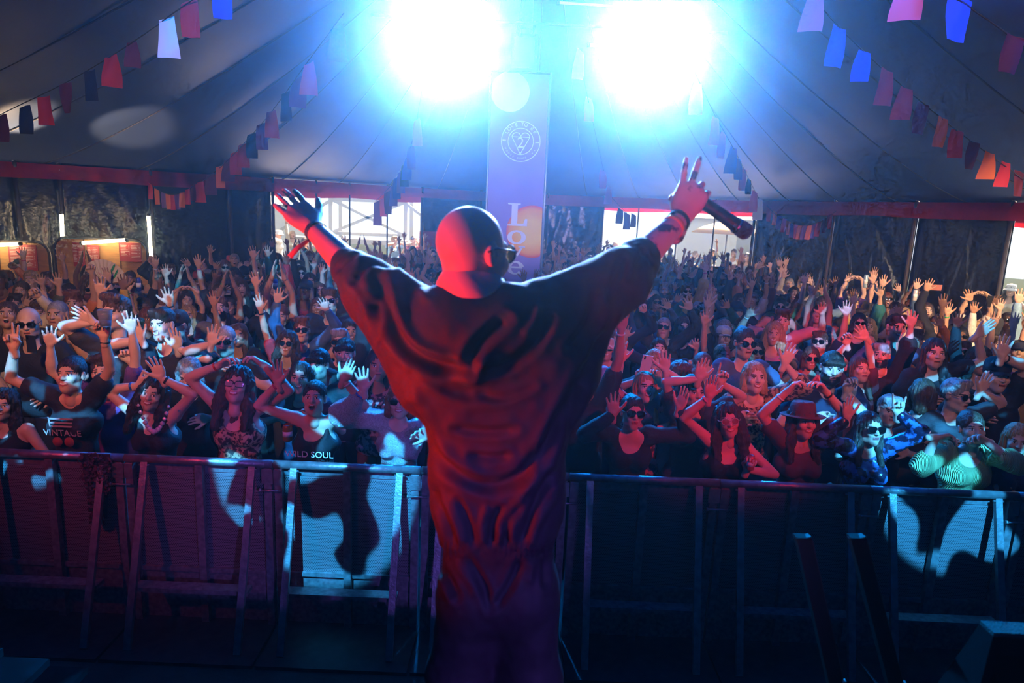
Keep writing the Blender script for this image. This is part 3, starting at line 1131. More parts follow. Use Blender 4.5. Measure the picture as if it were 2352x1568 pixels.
def performer():
    hc = W(1086, 584, .015)
    # head faces the crowd, turned to the right
    Rh = rotm(180 - 42, -6, 3)
    HV, HF, mi = None, None, None
    HV, HF = mesh_sdf(head_prims('man'), .0042, .02)
    HV = HV * np.array([1.0, 1.0, 1.0])
    C = HV[HF].mean(1)
    mi = head_mesh('man', .0045)[2]
    mi = np.zeros(len(HF), int)
    sL, sR = W(962, 742, .02), W(1262, 722, .02)
    eL, eR = W(848, 660, .12), W(1425, 640, .10)
    wL, wR = W(716, 522, .36), W(1566, 500, .30)
    tL, tR = W(646, 440, .44), W(1618, 372, .32)
    nk = W(1090, 690, .0)
    hip = W(1140, 1330, .02)
    body = [Cp(nk, hc + Rh @ np.array([0, .03, -.09]), .062, .058), Cp(nk, W(1120, 820), .09, .11, k=.06), Cp(W(1120, 820, .03), hip + np.array([0, .02, 0]), .09, .085, k=.06),
            Cp(sL, sR, .06, .06, k=.05)]
    for s, e, w in ((sL, eL, wL), (sR, eR, wR)):
        body += [Cp(s, e, .05, .044, k=.02), Cp(e, e * .66 + w * .34, .045, .046, k=.01), Cp(e * .66 + w * .34, w, .046, .0285, k=.01)]
    for sx in (-1, 1):
        a = hip + np.array([sx * .09, 0, -.05])
        kn = np.array([a[0] + sx * .02, a[1] - .02, STAGE_Z + .48])
        body += [Cp(a + np.array([0, .02, 0]), kn, .07, .055, k=.05), Cp(kn, (kn[0], kn[1] + .02, STAGE_Z + .10), .058, .045, k=.03)]
    BV, BF = mesh_sdf(body, .010, .04)
    parts = [(HV @ Rh.T + hc, HF, mi)]
    bm = np.zeros(len(BF), int)
    bm[BV[BF].mean(1)[:, 0] > (eR[0] - .02)] = 1
    parts.append((BV, BF, bm))
    V1, F1 = hand_mesh('flat', 1, .0042)
    R1 = frame(tL - wL, (.55, -1.0, .35))
    parts.append((V1 * 1.08 @ R1.T + wL, F1, np.zeros(len(F1), int)))
    HAND_POSES['mic'] = ([1.15, 1.05, .12, .05], 1.1, -0.3)
    V2, F2 = hand_mesh('mic', -1, .0042)
    R2 = frame(tR - wR, (-.35, -1.0, .1))
    parts.append((V2 * 1.10 @ R2.T + wR, F2, np.ones(len(F2), int)))
    Vs, Fs, Ms, n = [], [], [], 0
    for v, f, m_ in parts:
        Vs.append(v)
        Fs.append(f + n)
        Ms.append(m_)
        n += len(v)
    tat = mat('tattooed_skin', (.58, .34, .25), .48, vscale=17, col2=(.58, .34, .25))
    r = tat.node_tree.nodes['Color Ramp'].color_ramp
    r.elements[0].position, r.elements[1].position = .40, .46
    r.elements[0].color = (.05, .04, .06, 1)
    o = inst('person', mesh_np('performer_body', np.concatenate(Vs), np.concatenate(Fs), True, [SKINS[0], tat], np.concatenate(Ms)))
    tag(o, 'bald performer in a dark jumpsuit on stage, back to the camera, both arms spread high', 'person')
    # --- the jumpsuit
    pr = [Cp(W(985, 775), W(1245, 758), .105, .105), Cp(W(1034, 850, .0), W(1238, 838, .0), .126, .126, k=.07),
          Cp(W(1076, 940), W(1216, 932), .126, .126, k=.08), Cp(W(1090, 1060, .01), W(1192, 1056, .01), .122, .122, k=.08), Cp(W(1090, 1160, .01), W(1200, 1156, .01), .120, .118, k=.07),
          Cp(W(1098, 1222, .02), W(1188, 1220, .02), .112, .110, k=.05), Cp(W(1096, 1268, .02), W(1190, 1266, .02), .098, .098, k=.02), Cp(W(1098, 1350, .01), W(1194, 1350, .01), .108, .108, k=.05)]
    for sx, cx in ((-1, 1088), (1, 1200)):
        a = W(cx, 1370, .01)
        kn = np.array([a[0] + sx * .035, a[1] - .01, STAGE_Z + .46])
        pr += [Cp(a, kn, .100, .085, k=.05), Cp(kn, (kn[0] + sx * .01, kn[1] + .02, STAGE_Z + .10), .092, .075, k=.04)]
    for s, e, w, arm in ((sL, eL, wL, W(978, 845, .02)), (sR, eR, wR, W(1290, 850, .02))):
        cu = e * .74 + w * .26
        pr += [Cp(s, e, .096, .082, k=.06), Cp(e, cu, .082, .060, k=.02), Cp(arm, e * .55 + s * .45 + np.array([0, 0, -.05]), .085, .060, k=.10), Cp(cu, cu + (w - e) * .05, .064, .058, k=.008)]
    # collar and the hood lying on the back
    pr += [Cp(W(1030, 700, -.035), W(1165, 698, -.02), .052, .050, k=.03), Cp(W(1005, 735, -.03), W(1195, 728, -.02), .066, .062, k=.04),
           El(W(1098, 775, -.085), (.150, .055, .085), k=.05), Cp(W(1018, 722, -.06), W(1095, 830, -.10), .045, .040, k=.05), Cp(W(1180, 716, -.05), W(1095, 830, -.10), .045, .040, k=.05)]
    pr.append(El(W(1090, 662, .0), (.066, .075, .075), k=.01, op='-'))
    V, F = mesh_sdf(pr, .0068, .04)
    N = vnormals(V, F)
    w_ = (V - CAM) @ _f
    X = CX + FPX * ((V - CAM) @ _r) / w_
    Y = CY - FPX * ((V - CAM) @ _u) / w_
    folds = [  # polyline on the cloth (as it lies on the back), width, depth
        ([(868, 640), (888, 715), (925, 790), (990, 835), (1075, 848)], 15, -.026), ([(905, 650), (925, 730), (965, 790), (1030, 815)], 11, .014),
        ([(815, 640), (850, 605), (900, 615)], 11, -.016), ([(858, 690), (868, 740), (866, 790)], 10, -.018), ([(900, 610), (955, 655), (985, 690)], 12, .012),
        ([(1095, 855), (1170, 838), (1230, 790), (1262, 735)], 12, -.016), ([(1080, 845), (1092, 800), (1130, 760), (1160, 735)], 15, -.026), ([(1235, 700), (1225, 735), (1200, 770)], 9, .016),
        ([(955, 940), (1000, 1040), (1060, 1095), (1130, 1118), (1200, 1090), (1255, 1020), (1305, 930), (1345, 850)], 15, -.024), ([(950, 880), (990, 990), (1050, 1060), (1120, 1085)], 11, .010),
        ([(1045, 985), (1110, 992), (1180, 985)], 10, -.013), ([(1085, 1045), (1140, 1050), (1165, 1044)], 9, -.012), ([(1105, 905), (1160, 915), (1225, 890)], 9, -.008), ([(960, 870), (1050, 920), (1150, 925), (1260, 880)], 10, .008),
        ([(1300, 960), (1285, 1060), (1262, 1150)], 11, .012), ([(1330, 900), (1300, 1000), (1275, 1100)], 10, -.014), ([(1380, 770), (1345, 850)], 10, -.012), ([(1420, 700), (1400, 780), (1370, 830)], 10, .011),
        ([(1240, 1010), (1225, 1090), (1180, 1175), (1172, 1245)], 11, .014), ([(1265, 1080), (1225, 1170), (1200, 1245)], 9, -.014), ([(1040, 1247), (1020, 1180), (990, 1120)], 10, -.014), ([(1060, 1247), (1045, 1200), (1010, 1140)], 9, .012),
        ([(1086, 1250), (1075, 1200), (1050, 1150)], 8, -.014), ([(1110, 1250), (1106, 1205), (1120, 1160)], 8, .013), ([(1128, 1250), (1132, 1205), (1150, 1165)], 7, -.015), ([(1148, 1250), (1150, 1215)], 6, .012), ([(1160, 1250), (1168, 1205), (1190, 1160)], 8, -.014),
        ([(1215, 1250), (1245, 1190), (1280, 1130)], 9, .010), ([(1000, 1290), (1030, 1330), (1050, 1370)], 10, -.014), ([(1040, 1285), (1075, 1330), (1095, 1370)], 9, .012), ([(1075, 1285), (1110, 1340), (1125, 1400)], 9, -.014),
        ([(1195, 1290), (1170, 1345), (1140, 1390)], 10, -.016), ([(1225, 1290), (1215, 1340)], 8, .010), ([(1255, 1290), (1250, 1345)], 8, -.012), ([(1010, 1320), (1045, 1385)], 9, .010),
        ([(1450, 640), (1470, 600), (1478, 570)], 8, -.010), ([(1400, 680), (1420, 630), (1430, 590)], 9, -.012), ([(1310, 800), (1350, 740), (1370, 680)], 11, -.014), ([(1330, 830), (1375, 760), (1400, 700)], 9, .010),
        ([(800, 650), (835, 690), (850, 740)], 9, .010), ([(775, 620), (795, 600), (815, 590)], 6, -.010), ([(1495, 605), (1480, 575)], 6, -.008)]
    d = np.zeros(len(V))
    facing = np.clip(-N @ _f * 1.5 + .3, 0, 1)
    for pl, wd, dep in folds:
        best = np.full(len(V), 1e9)
        pl = catmull(pl, 5, False) if len(pl) > 2 else np.array(pl, float)
        tt = np.zeros(len(V))
        for i in range(len(pl) - 1):
            a, b = pl[i], pl[i + 1]
            ab = b - a
            h = np.clip(((X - a[0]) * ab[0] + (Y - a[1]) * ab[1]) / (ab @ ab), 0, 1)
            q = (X - a[0] - h * ab[0]) ** 2 + (Y - a[1] - h * ab[1]) ** 2
            m_ = q < best
            best[m_] = q[m_]
            tt[m_] = (i + h[m_]) / (len(pl) - 1)
        wd, dep = wd * 1.02, dep * .78
        g = np.exp(-best / wd ** 2) * np.clip(np.minimum(tt, 1 - tt) * 6 + .25, 0, 1)
        d += dep * g * facing
        rim = np.exp(-(np.sqrt(best) - 1.7 * wd) ** 2 / (wd * .9) ** 2) * (1 if dep < 0 else 0)
        d += -dep * .35 * rim * facing
    d += .006 * vnoise(V * np.array([9, 9, 16]), 8) + .002 * vnoise(V * np.array([45, 45, 28]), 9)
    low = np.clip((Y - 1240) / 8, 0, 1) * np.clip((1285 - Y) / 8, 0, 1)
    d += low * .0035 * np.sin(X * .55)                           # gathers of the elastic waist
    V = V + N * d[:, None]
    cloth = mat('jumpsuit_cloth', (.015, .012, .019), .68, var=.15, vscale=30, bump=.06, bscale=160, spec=.22)
    inst('jumpsuit', mesh_np('jumpsuit', V, F, True, [cloth]), o)
    # shoes
    for sx, cx in ((-1, 1088), (1, 1200)):
        a = W(cx, 1370, .01)
        x = a[0] + sx * .045
        MB().tube([(x, a[1] - .05, STAGE_Z + .05), (x, a[1] + .03, STAGE_Z + .052), (x, a[1] + .13, STAGE_Z + .042), (x, a[1] + .20, STAGE_Z + .03)], [.042, .048, .046, .028], 12).build('shoe', M_black, o)
    # glasses
    Mh = np.eye(4)
    Mh[:3, :3] = Rh
    Mh[:3, 3] = hc
    g = inst('glasses', glasses_mesh('round'), o, Mh, [mat('lens_amber', (.8, .35, .08), .1, trans=.6), mat('wire_frame', (.02, .02, .03), .3, metal=.5)])
    # bands on both wrists
    bb = mat('band_black', (.012, .012, .014), .5)
    for w, e, mm, dz in ((wL, eL, bb, .03), (wR, eR, bb, .02), (wR, eR, mat('bead_orange', (.7, .16, .02), .4), .05)):
        u = unit(e - w)
        M = np.eye(4)
        M[:3, :3] = frame(u, (0, -1, 0)) * 1.12
        M[:3, 3] = w + u * dz
        inst('wristband', band_mesh(), o, M, [mm])
    # loose end of the band on the left wrist
    p = wL + unit(eL - wL) * .035
    MB().tube([p + np.array([-.02, 0, -.02]), p + np.array([-.05, -.02, -.045]), p + np.array([-.075, -.03, -.075])], [.006, .008, .009], 6).build('band_end', mat('band_red', (.5, .03, .02), .5), o)
    # --- microphone, held between the curled fingers
    a, b = W(1590, 448, .31), W(1722, 538, .34)
    u = unit(b - a)
    mo = empty('microphone', a)
    L = float(np.linalg.norm(b - a))
    M = np.eye(4)
    M[:3, :3] = frame(u, (0, -1, 0))
    mb = MB().lathe([(.012, -.01), (.0165, .0), (.0185, .02), (.020, L * .55), (.0225, L * .72), (.0235, L * .76)], 20, M)
    mb.build('handle', mat('mic_black', (.012, .012, .014), .35), mo)
    MB().lathe([(.0245, L * .755), (.0252, L * .765), (.0252, L * .785), (.0245, L * .795)], 20, M).build('ring', mat('mic_ring', (.5, .5, .52), .25, metal=1), mo)
    MB().lathe([(.0225, L * .79), (.0262, L * .83), (.0268, L * .89), (.0255, L * .95), (.018, L * .99), (.002, L)], 20, M).build('grille', mat('mic_grille', (.16, .15, .15), .45, metal=.8, bump=.8, bscale=400), mo)
    MB().lathe([(.004, 0), (.004, .003)], 8, np.array([[1, 0, 0, 0], [0, 1, 0, 0], [0, 0, 1, 0], [0, 0, 0, 1.]]) @ np.eye(4)).build('switch', mat('mic_ring', (.5, .5, .52), .25, metal=1), mo).matrix_local = Matrix((np.array(M) @ np.array([[1, 0, 0, 0], [0, 0, 1, -.021], [0, -1, 0, L * .35], [0, 0, 0, 1]])).tolist())
    tag(mo, 'black handheld microphone in the raised right hand of the performer', 'microphone')
    return o


performer()
# ------------------------------------------------------------------ the crowd: clothes and hair colours
CLOTH = {'black': (.010, .010, .012), 'charcoal': (.030, .030, .034), 'navy': (.012, .018, .05), 'white': (.62, .60, .56), 'grey': (.16, .16, .17), 'maroon': (.10, .012, .02), 'olive': (.06, .07, .03),
         'denim-blue': (.06, .11, .22), 'pink': (.55, .20, .24), 'cream': (.55, .48, .36), 'teal': (.02, .14, .15), 'orange': (.55, .16, .03), 'red': (.42, .02, .03), 'purple': (.12, .04, .18), 'mustard': (.45, .28, .04), 'sky-blue': (.22, .38, .55)}
CM = {k: mat('cloth_' + k, c, .82, var=.18, vscale=9, bump=.25, bscale=60) for k, c in CLOTH.items()}
HAIRC = {'black': (.008, .007, .007), 'dark-brown': (.028, .015, .009), 'brown': (.07, .036, .018), 'blond': (.36, .23, .10), 'grey': (.26, .25, .24), 'auburn': (.14, .04, .015)}
HM = {k: mat('hair_' + k, c, .45, var=.35, vscale=22, bump=.5, bscale=60, stretch=(3, 3, .35)) for k, c in HAIRC.items()}
CM['leopard'] = mat('cloth_leopard', (.42, .26, .14), .8, vscale=38, col2=(.03, .02, .015))
CM['sequin white'] = mat('cloth_sequin', (.70, .68, .66), .22, var=.3, vscale=130, bump=1.0, bscale=190, metal=.35)
CM['shiny blue patterned'] = mat('cloth_shiny_blue', (.05, .12, .35), .25, vscale=16, col2=(.015, .012, .03), bump=.3, bscale=30)
CM['dark red'] = mat('cloth_dark_red', (.10, .025, .03), .8, var=.2, bump=.2)
CM['flowered'] = mat('cloth_flowered', (.03, .03, .05), .8, vscale=30, col2=(.42, .22, .24))
rib = mat('cloth_ribbed_yellow', (.66, .72, .30), .8)
_nt = rib.node_tree
_w = _nt.nodes.new('ShaderNodeTexWave')
_w.inputs['Scale'].default_value = 42
_w.inputs['Distortion'].default_value = 1.5
_tc = _nt.nodes.new('ShaderNodeTexCoord')
_bp = _nt.nodes.new('ShaderNodeBump')
_bp.inputs['Strength'].default_value = 1.0
_bp.inputs['Distance'].default_value = .02
_nt.links.new(_tc.outputs['Object'], _w.inputs['Vector'])
_nt.links.new(_w.outputs['Fac'], _bp.inputs['Height'])
_nt.links.new(_bp.outputs['Normal'], _nt.nodes['Principled BSDF'].inputs['Normal'])
CM['ribbed yellow'] = rib
BANDS = [mat('band_' + n, c, .5) for n, c in (('blue', (.02, .15, .5)), ('pink', (.6, .08, .2)), ('black', (.012, .012, .014)), ('white', (.7, .7, .68)), ('green', (.05, .4, .12)))]
M_lens_black = mat('lens_black', (.004, .004, .005), .08, spec=.8)
M_lens_red = mat('lens_red', (.25, .01, .01), .12, spec=.8)
M_frame_pale = mat('frame_pale', (.6, .5, .45), .3)
TROUS = [mat('trousers_%d' % i, c, .85) for i, c in enumerate([(.02, .025, .05), (.012, .012, .013), (.05, .07, .12), (.09, .08, .06)])]
FRONT = []          # plan positions already taken


def text_mesh(txt, size, ext=.0015, name='lettering', m=None):
    cu = bpy.data.curves.new(name, 'FONT')
    cu.body = txt
    cu.size = size
    cu.extrude = ext
    cu.align_x = 'CENTER'
    cu.align_y = 'CENTER'
    cu.resolution_u = 4
    o = bpy.data.objects.new(name, cu)
    COL.objects.link(o)
    dg = bpy.context.evaluated_depsgraph_get()
    me = bpy.data.meshes.new_from_object(o.evaluated_get(dg))
    bpy.data.objects.remove(o)
    me.materials.clear()
    me.materials.append(m)
    return me


def dress(b, d, hair=None, hairc='brown', hat=None, hatc=None, gl=None, glm=None, gl_up=False, bands=(), legs=0, female=True, hh=.008):
    if hair:
        inst('hair', hair_mesh(hair, hh), b, d['Mh'], [HM[hairc]])
    if hat:
        Mh = d['Mh']
        inst('hat', hat_mesh(hat), b, Mh, [CM[hatc or 'black']])
    if gl:
        M = np.array(d['Mh'])
        if gl_up:
            T = np.eye(4)
            T[:3, 3] = (0, .035, .085)
            T[:3, :3] = rotm(0, 35, 0)
            M = M @ T
        inst('sunglasses', glasses_mesh(gl), b, M, glm)
    for (sd, dz, mm) in bands:
        w, R, Rw, el = d['wr'][sd]
        M = np.eye(4)
        M[:3, :3] = R * (1.0 + .9 * max(0, dz - .02))
        M[:3, 3] = w + unit(el - w) * dz
        inst('wristband', band_mesh(), b, M, [mm])
    inst('trousers', legs_mesh(female), b, None, [TROUS[legs % 4]])


def front(hp, Y, arms, label, kind='neutral', head=(0, 5, 0), female=True, top='tee', sleeve='short', neck=.10, shirt='black', hair='long', hairc='dark-brown', bulk=1.0, skin=0,
          hat=None, hatc=None, gl=None, glm=None, gl_up=False, bands=(), lean=(0, 0), hb=.016, hh=.0052, hn=.0058, foot_dx=0.0, gap=0.0):
    """hp: pixel of the head; arms: per side (wrist px, depth offset, fingertip px or None, hand pose, palm, pole)"""
    H = at(hp[0], hp[1], Y)
    s = float(H[2] / 1.585)
    s = min(max(s, .86), 1.13)
    base = np.array([H[0] - lean[0] * s + foot_dx, Y + .012 - lean[1] * s, 0.0])
    zoff = H[2] - 1.585 * s
    loc = lambda p: (np.asarray(p) - base - np.array([0, 0, 0])) / s
    A = []
    for sd, a in zip((-1, 1), arms):
        wp, dy, tp, hand, palm, pole = (list(a) + [None] * 6)[:6]
        w = loc(at(wp[0], wp[1], Y + dy))
        e = dict(w=w, hand=hand or 'open')
        if tp is not None:
            e['tip'] = loc(at(tp[0], tp[1], Y + dy - .01)) - w
        if palm is not None:
            e['palm'] = palm
        e['pole'] = pole if pole is not None else (sd * .9, .25, -.35)
        A.append(e)
    d = person_arrays(A, head=head, lean=lean, female=female, kind=kind, bulk=bulk, hb=hb, hh=hh, hn=hn, sleeve=sleeve, neck=neck, top=top, head_off=(0, 0, zoff / s))
    b = inst('person', mesh_np('person_body', d['V'], d['F'], True, skin_set(skin), d['mi']))
    b.location = base
    b.scale = (s, s, s)
    tag(b, label, 'person', 'people in the crowd')
    inst('shirt', mesh_np('person_shirt', d['SV'], d['SF'], True, [CM[shirt]]), b)
    dress(b, d, hair, hairc, hat, hatc, gl, glm, gl_up, bands, len(FRONT), female)
    FRONT.append((base[0], base[1], .27))
    d['obj'], d['s'], d['base'] = b, s, base
    return d


def decal(d, me, pos, name, tilt=0):
    """print on a shirt front, in the wearer's frame"""
    M = Matrix.Translation(pos) @ Matrix.Rotation(math.radians(90 + tilt), 4, 'X')
    return inst(name, me, d['obj'], M)


def hold(d, side, obj, off=(0, -.03, .07)):
    """put a thing into a closed hand (top-level, at the hand)"""
    w, R, Rw, el = d['wr'][side]
    p = d['base'] + d['s'] * (w + Rw @ np.array(off))
    obj.location = p
    return p


UP = (0, 0, 1)
B_ = BANDS
# ---- first row, at the rail
front((8, 930), 4.72, [((-70, 1000), -.1, None, 'relaxed'), ((70, 1110), -.05, None, 'relaxed')], 'dark-haired person cut by the left edge in the front row, arm bent', kind='smile', head=(20, 6, 8), shirt='black', hair='wavy', hairc='black', top='tank', neck=.13)
dV = front((163, 862), 4.70, [((32, 800), -.10, (18, 720), 'peace', (.3, -1, 0), (-.5, .2, -1)), ((240, 775), -.12, (238, 730), 'grip', (0, -1, 0), (1, .2, -.5))], 'person in black T-shirt with faded vintage print holding up a clear cup',
           kind='smile', head=(5, 12, 0), shirt='black', hair='tied', hairc='black', neck=.07, bands=((1, .03, B_[2]),), skin=1)
front((352, 905), 4.70, [((318, 885), .03, (345, 872), 'relaxed', (0, 1, 0), (-1, 0, .05)), ((372, 868), -.08, (340, 800), 'open', (.2, -1, 0), (1, .1, -.6))], 'smiling dark-haired person in black vest with pale jewelled necklace and a watch',
      kind='smile', head=(8, 8, 14), shirt='black', hair='wavy', hairc='black', top='tank', neck=.15, bands=((1, .035, B_[2]), (0, .05, B_[0])))
front((545, 885), 4.70, [((505, 838), -.08, (552, 808), 'heart', (.1, -.3, -1), (-1, 0, -.2)), ((606, 838), -.08, (560, 806), 'heart', (-.1, -.3, -1), (1, 0, -.2))], 'laughing person in glasses and leopard-print top making a heart overhead with both hands',
      kind='smile', head=(8, 16, 6), shirt='leopard', hair='wavy', hairc='dark-brown', top='tank', neck=.16, gl='wayfarer', glm=[mat('lens_clear', (.35, .28, .26), .15), mat('frame_black', (.01, .01, .01), .3)], bands=((0, .03, mat('band_red', (.5, .03, .02), .5)),), bulk=1.08)
dW = front((722, 915), 4.70, [((640, 880), -.08, (627, 805), 'open', (.2, -1, 0), (-.6, .2, -1)), ((790, 872), -.08, (815, 818), 'flat', (-.2, -1, .2), (.8, .2, -1))], 'shouting dark-haired person in black vest with white lettering, both arms raised',
           kind='shout', head=(6, 14, 0), shirt='black', hair='tied', hairc='black', top='tank', neck=.16, bands=((0, .03, B_[1]), (1, .04, B_[3])))
front((918, 920), 4.72, [((836, 895), -.10, (828, 825), 'open', (0, -1, 0), (-.6, .1, -1)), ((985, 1000), -.12, None, 'relaxed')], 'person in black sunglasses and white sequinned top with puff sleeves, hand raised',
      kind='smile', head=(5, 4, 0), shirt='sequin white', hair='bob', hairc='auburn', sleeve='puff', neck=.08, gl='wayfarer', bands=((0, .05, B_[0]),))
front((1452, 948), 4.72, [((1408, 952), -.12, (1408, 880), 'open', (0, -1, 0), (-.7, .2, -1)), ((1560, 938), -.05, (1580, 880), 'flat', (-.8, -.6, 0), (.6, .2, -1))], 'person in big black sunglasses and black V-neck top, red-lit palm raised beside the cheek',
      kind='neutral', head=(6, 6, 3), shirt='black', hair='tied', hairc='black', sleeve='long', neck=.15, gl='aviator', bands=((0, .03, B_[1]), (1, .03, B_[2])))
front((1672, 966), 4.70, [((1628, 912), -.10, (1644, 828), 'flat', (0, -1, 0), (-1, .1, -.3)), ((1716, 1078), -.16, (1722, 1062), 'grip', (-.3, -1, 0), (1, .3, -.2))], 'person with long dark hair, round red sunglasses and black vest, one arm straight up',
      kind='smile', head=(-6, 8, -8), shirt='black', hair='wavy', hairc='dark-brown', top='tank', neck=.17, gl='round', glm=[M_lens_red, M_frame_pale], bands=((0, .03, B_[1]),))
front((1845, 968), 4.70, [((1806, 900), -.08, (1846, 858), 'heart', (.1, -.3, -1), (-1, 0, -.1)), ((1895, 898), -.08, (1856, 858), 'heart', (-.1, -.3, -1), (1, 0, -.1))], 'person in dark brimmed hat and buttoned dark red top making a heart overhead',
      kind='smile', head=(4, 8, 0), shirt='dark red', hair='wavy', hairc='dark-brown', neck=.10, hat='fedora', hatc='maroon', bands=((1, .04, B_[2]), (0, .06, B_[3])))
dC = front((1998, 985), 4.70, [((1945, 960), -.10, (1950, 900), 'open', (.4, -1, 0), (-.8, .2, -1)), ((2062, 950), -.10, (2066, 895), 'horns', (-.2, -1, 0), (.9, .2, -1))], 'person in sunglasses and shiny blue patterned top making a horns sign with raised hand',
           kind='neutral', head=(2, 8, 0), shirt='shiny blue patterned', hair='long', hairc='dark-brown', sleeve='long', neck=.08, gl='aviator', bands=((1, .02, B_[2]), (0, .03, B_[1])))
front((2232, 985), 4.68, [((2150, 1004), -.14, (2212, 1000), 'heart', (.3, -.6, -.6), (-.7, -.4, -.1)), ((2262, 1012), -.16, (2222, 996), 'heart', (-.3, -.6, -.6), (.7, -.3, -.5))], 'person in ribbed yellow shirt holding both hands in a heart before the mouth',
      kind='smile', head=(-12, 10, -8), shirt='ribbed yellow', hair='tied', hairc='brown', sleeve='half', neck=.13, bulk=1.12)
front((2335, 1010), 4.75, [((2280, 1120), -.05, None, 'relaxed', None, (-1, .3, -.5)), ((2420, 1050), -.05, None, 'relaxed')], 'person with long straight blond hair, blue-lit, at the front row right edge', kind='neutral', head=(-25, -5, 0), shirt='navy', hair='long', hairc='blond', sleeve='long')
# ---- second and third rows
front((66, 742), 5.9, [((20, 900), -.1, None, 'relaxed'), ((120, 900), -.1, None, 'relaxed')], 'bald person in dark wraparound sunglasses in the second row at the left', kind='man', head=(25, -4, 0), female=False, hair=None, gl='wayfarer', shirt='black', hb=.018, hh=.006)
front((132, 722), 6.6, [((60, 880), -.1, None, 'relaxed'), ((158, 770), -.25, (150, 715), 'open', (0, -1, 0), (.6, 0, -1))], 'older person with receding grey hair holding up one open palm, left side', kind='man', head=(10, 2, 0), female=False, hair='buzz', hairc='grey', shirt='charcoal', bands=((1, .02, B_[0]),), skin=1, hb=.018, hh=.006)
front((266, 718), 5.8, [((215, 740), -.2, (195, 728), 'open', (-.4, -1, 0)), ((300, 830), -.1, (285, 800), 'point', (0, -1, 0))], 'person with tousled brown quiff behind the clear cup', kind='man', head=(-12, 0, 6), female=False, hair='quiff', hairc='brown', shirt='charcoal', skin=2, hb=.018, hh=.006)
front((373, 745), 5.9, [((325, 780), -.2, (308, 745), 'open', (0, -1, 0)), ((408, 800), -.15, (402, 762), 'flat', (0, -1, 0))], 'smiling short-haired person in black with one ringed hand raised', kind='man_smile', head=(-5, -2, 0), female=False, hair='short', hairc='dark-brown', shirt='black', skin=2, hb=.018, hh=.006)
front((505, 712), 7.6, [((470, 850), -.1, None, 'relaxed'), ((540, 850), -.1, None, 'relaxed')], 'broad person in pale unbuttoned shirt looking upward, mid crowd on the left', kind='beard', head=(15, 22, 0), female=False, hair='short', hairc='brown', shirt='grey', neck=.14, bulk=1.15, skin=2, hb=.018, hh=.006)
front((518, 783), 5.9, [((486, 790), -.3, (490, 765), 'open', (0, -1, 0)), ((560, 860), -.1, None, 'relaxed')], 'grey-headed person in black sunglasses just above the heart-hands person', kind='man', head=(10, 0, 0), female=False, hair='buzz', hairc='grey', gl='wayfarer', shirt='black', hb=.018, hh=.006)
front((434, 858), 5.25, [((380, 960), -.1, None, 'relaxed'), ((480, 960), -.1, None, 'relaxed')], 'person with grey-blond bob looking down between two raised arms', kind='neutral', head=(10, -25, 0), hair='bob', hairc='grey', shirt='black', hb=.018, hh=.006)
front((405, 748), 6.4, [((395, 820), -.3, (400, 760), 'open', (0, -1, 0)), ((450, 880), -.1, None, 'relaxed')], 'person in flat cap and dark glasses behind the smiling person', kind='man', head=(-8, 0, 0), female=False, hair='short', hat='cap', hatc='charcoal', gl='wayfarer', shirt='navy', hb=.018, hh=.006)
front((731, 838), 5.5, [((690, 950), -.1, None, 'relaxed'), ((775, 950), -.1, None, 'relaxed')], 'grinning person with black fringe above the person in the lettered vest', kind='man_smile', head=(-10, 0, 0), female=False, hair='fringe', hairc='black', shirt='charcoal', skin=2, hb=.018, hh=.006)
front((690, 868), 5.2, [((640, 960), -.1, None, 'relaxed'), ((720, 960), -.1, None, 'relaxed')], 'smiling person with shiny face paint behind a raised forearm', kind='smile', head=(8, 8, 0), hair='long', hairc='dark-brown', shirt='navy', hb=.018, hh=.006)
front((792, 812), 5.8, [((750, 930), -.1, None, 'relaxed'), ((846, 930), -.1, None, 'relaxed')], 'person with black fringe half hidden behind a pair of raised hands', kind='neutral', head=(6, 6, 0), hair='fringe', hairc='black', shirt='charcoal', hb=.018, hh=.006)
front((868, 838), 5.5, [((830, 950), -.1, None, 'relaxed'), ((905, 950), -.1, None, 'relaxed')], 'dark-haired person in glittering black top beside the red-lit sleeve', kind='neutral', head=(14, 2, 0), hair='long', hairc='black', shirt='flowered', skin=3, hb=.018, hh=.006)
front((757, 690), 7.8, [((700, 850), -.1, None, 'relaxed'), ((815, 850), -.1, None, 'relaxed')], 'tall person in black sunglasses and dark blue T-shirt beside the raised sleeve', kind='man', head=(8, 2, 0), female=False, hair='short', hairc='brown', gl='wayfarer', shirt='navy', bulk=1.1, hb=.018, hh=.006)
front((1482, 890), 5.35, [((1425, 830), -.15, (1428, 780), 'open', (.2, -1, 0)), ((1528, 850), -.15, (1524, 800), 'open', (-.2, -1, 0))], 'laughing blond person below the pale phone with both palms up', kind='smile', head=(6, 12, 0), hair='long', hairc='blond', shirt='flowered', bands=((0, .03, B_[2]),), skin=2, hb=.018, hh=.006)
dP = front((1505, 836), 6.1, [((1465, 872), -.32, (1470, 845), 'grip', (.5, -.7, 0), (-1, .2, -.5)), ((1512, 872), -.30, (1500, 845), 'grip', (-.5, -.7, 0), (1, .2, -.5))], 'fair-haired person filming with a pale phone held in both hands', kind='neutral', head=(10, 0, 0), hair='bob', hairc='blond', shirt='charcoal', hb=.018, hh=.006)
front((1568, 868), 5.35, [((1530, 980), -.1, None, 'relaxed'), ((1600, 980), -.1, None, 'relaxed')], 'brown-haired person seen in profile left of the raised red arm', kind='man', head=(60, 0, 0), female=False, hair='fringe', hairc='brown', shirt='grey', hb=.018, hh=.006)
front((1612, 842), 5.9, [((1590, 960), -.1, None, 'relaxed'), ((1650, 960), -.1, None, 'relaxed')], 'person with shaved head behind the cluster of red-lit hands', kind='man', head=(-20, -10, 0), female=False, hair='buzz', hairc='brown', shirt='charcoal', hb=.018, hh=.006)
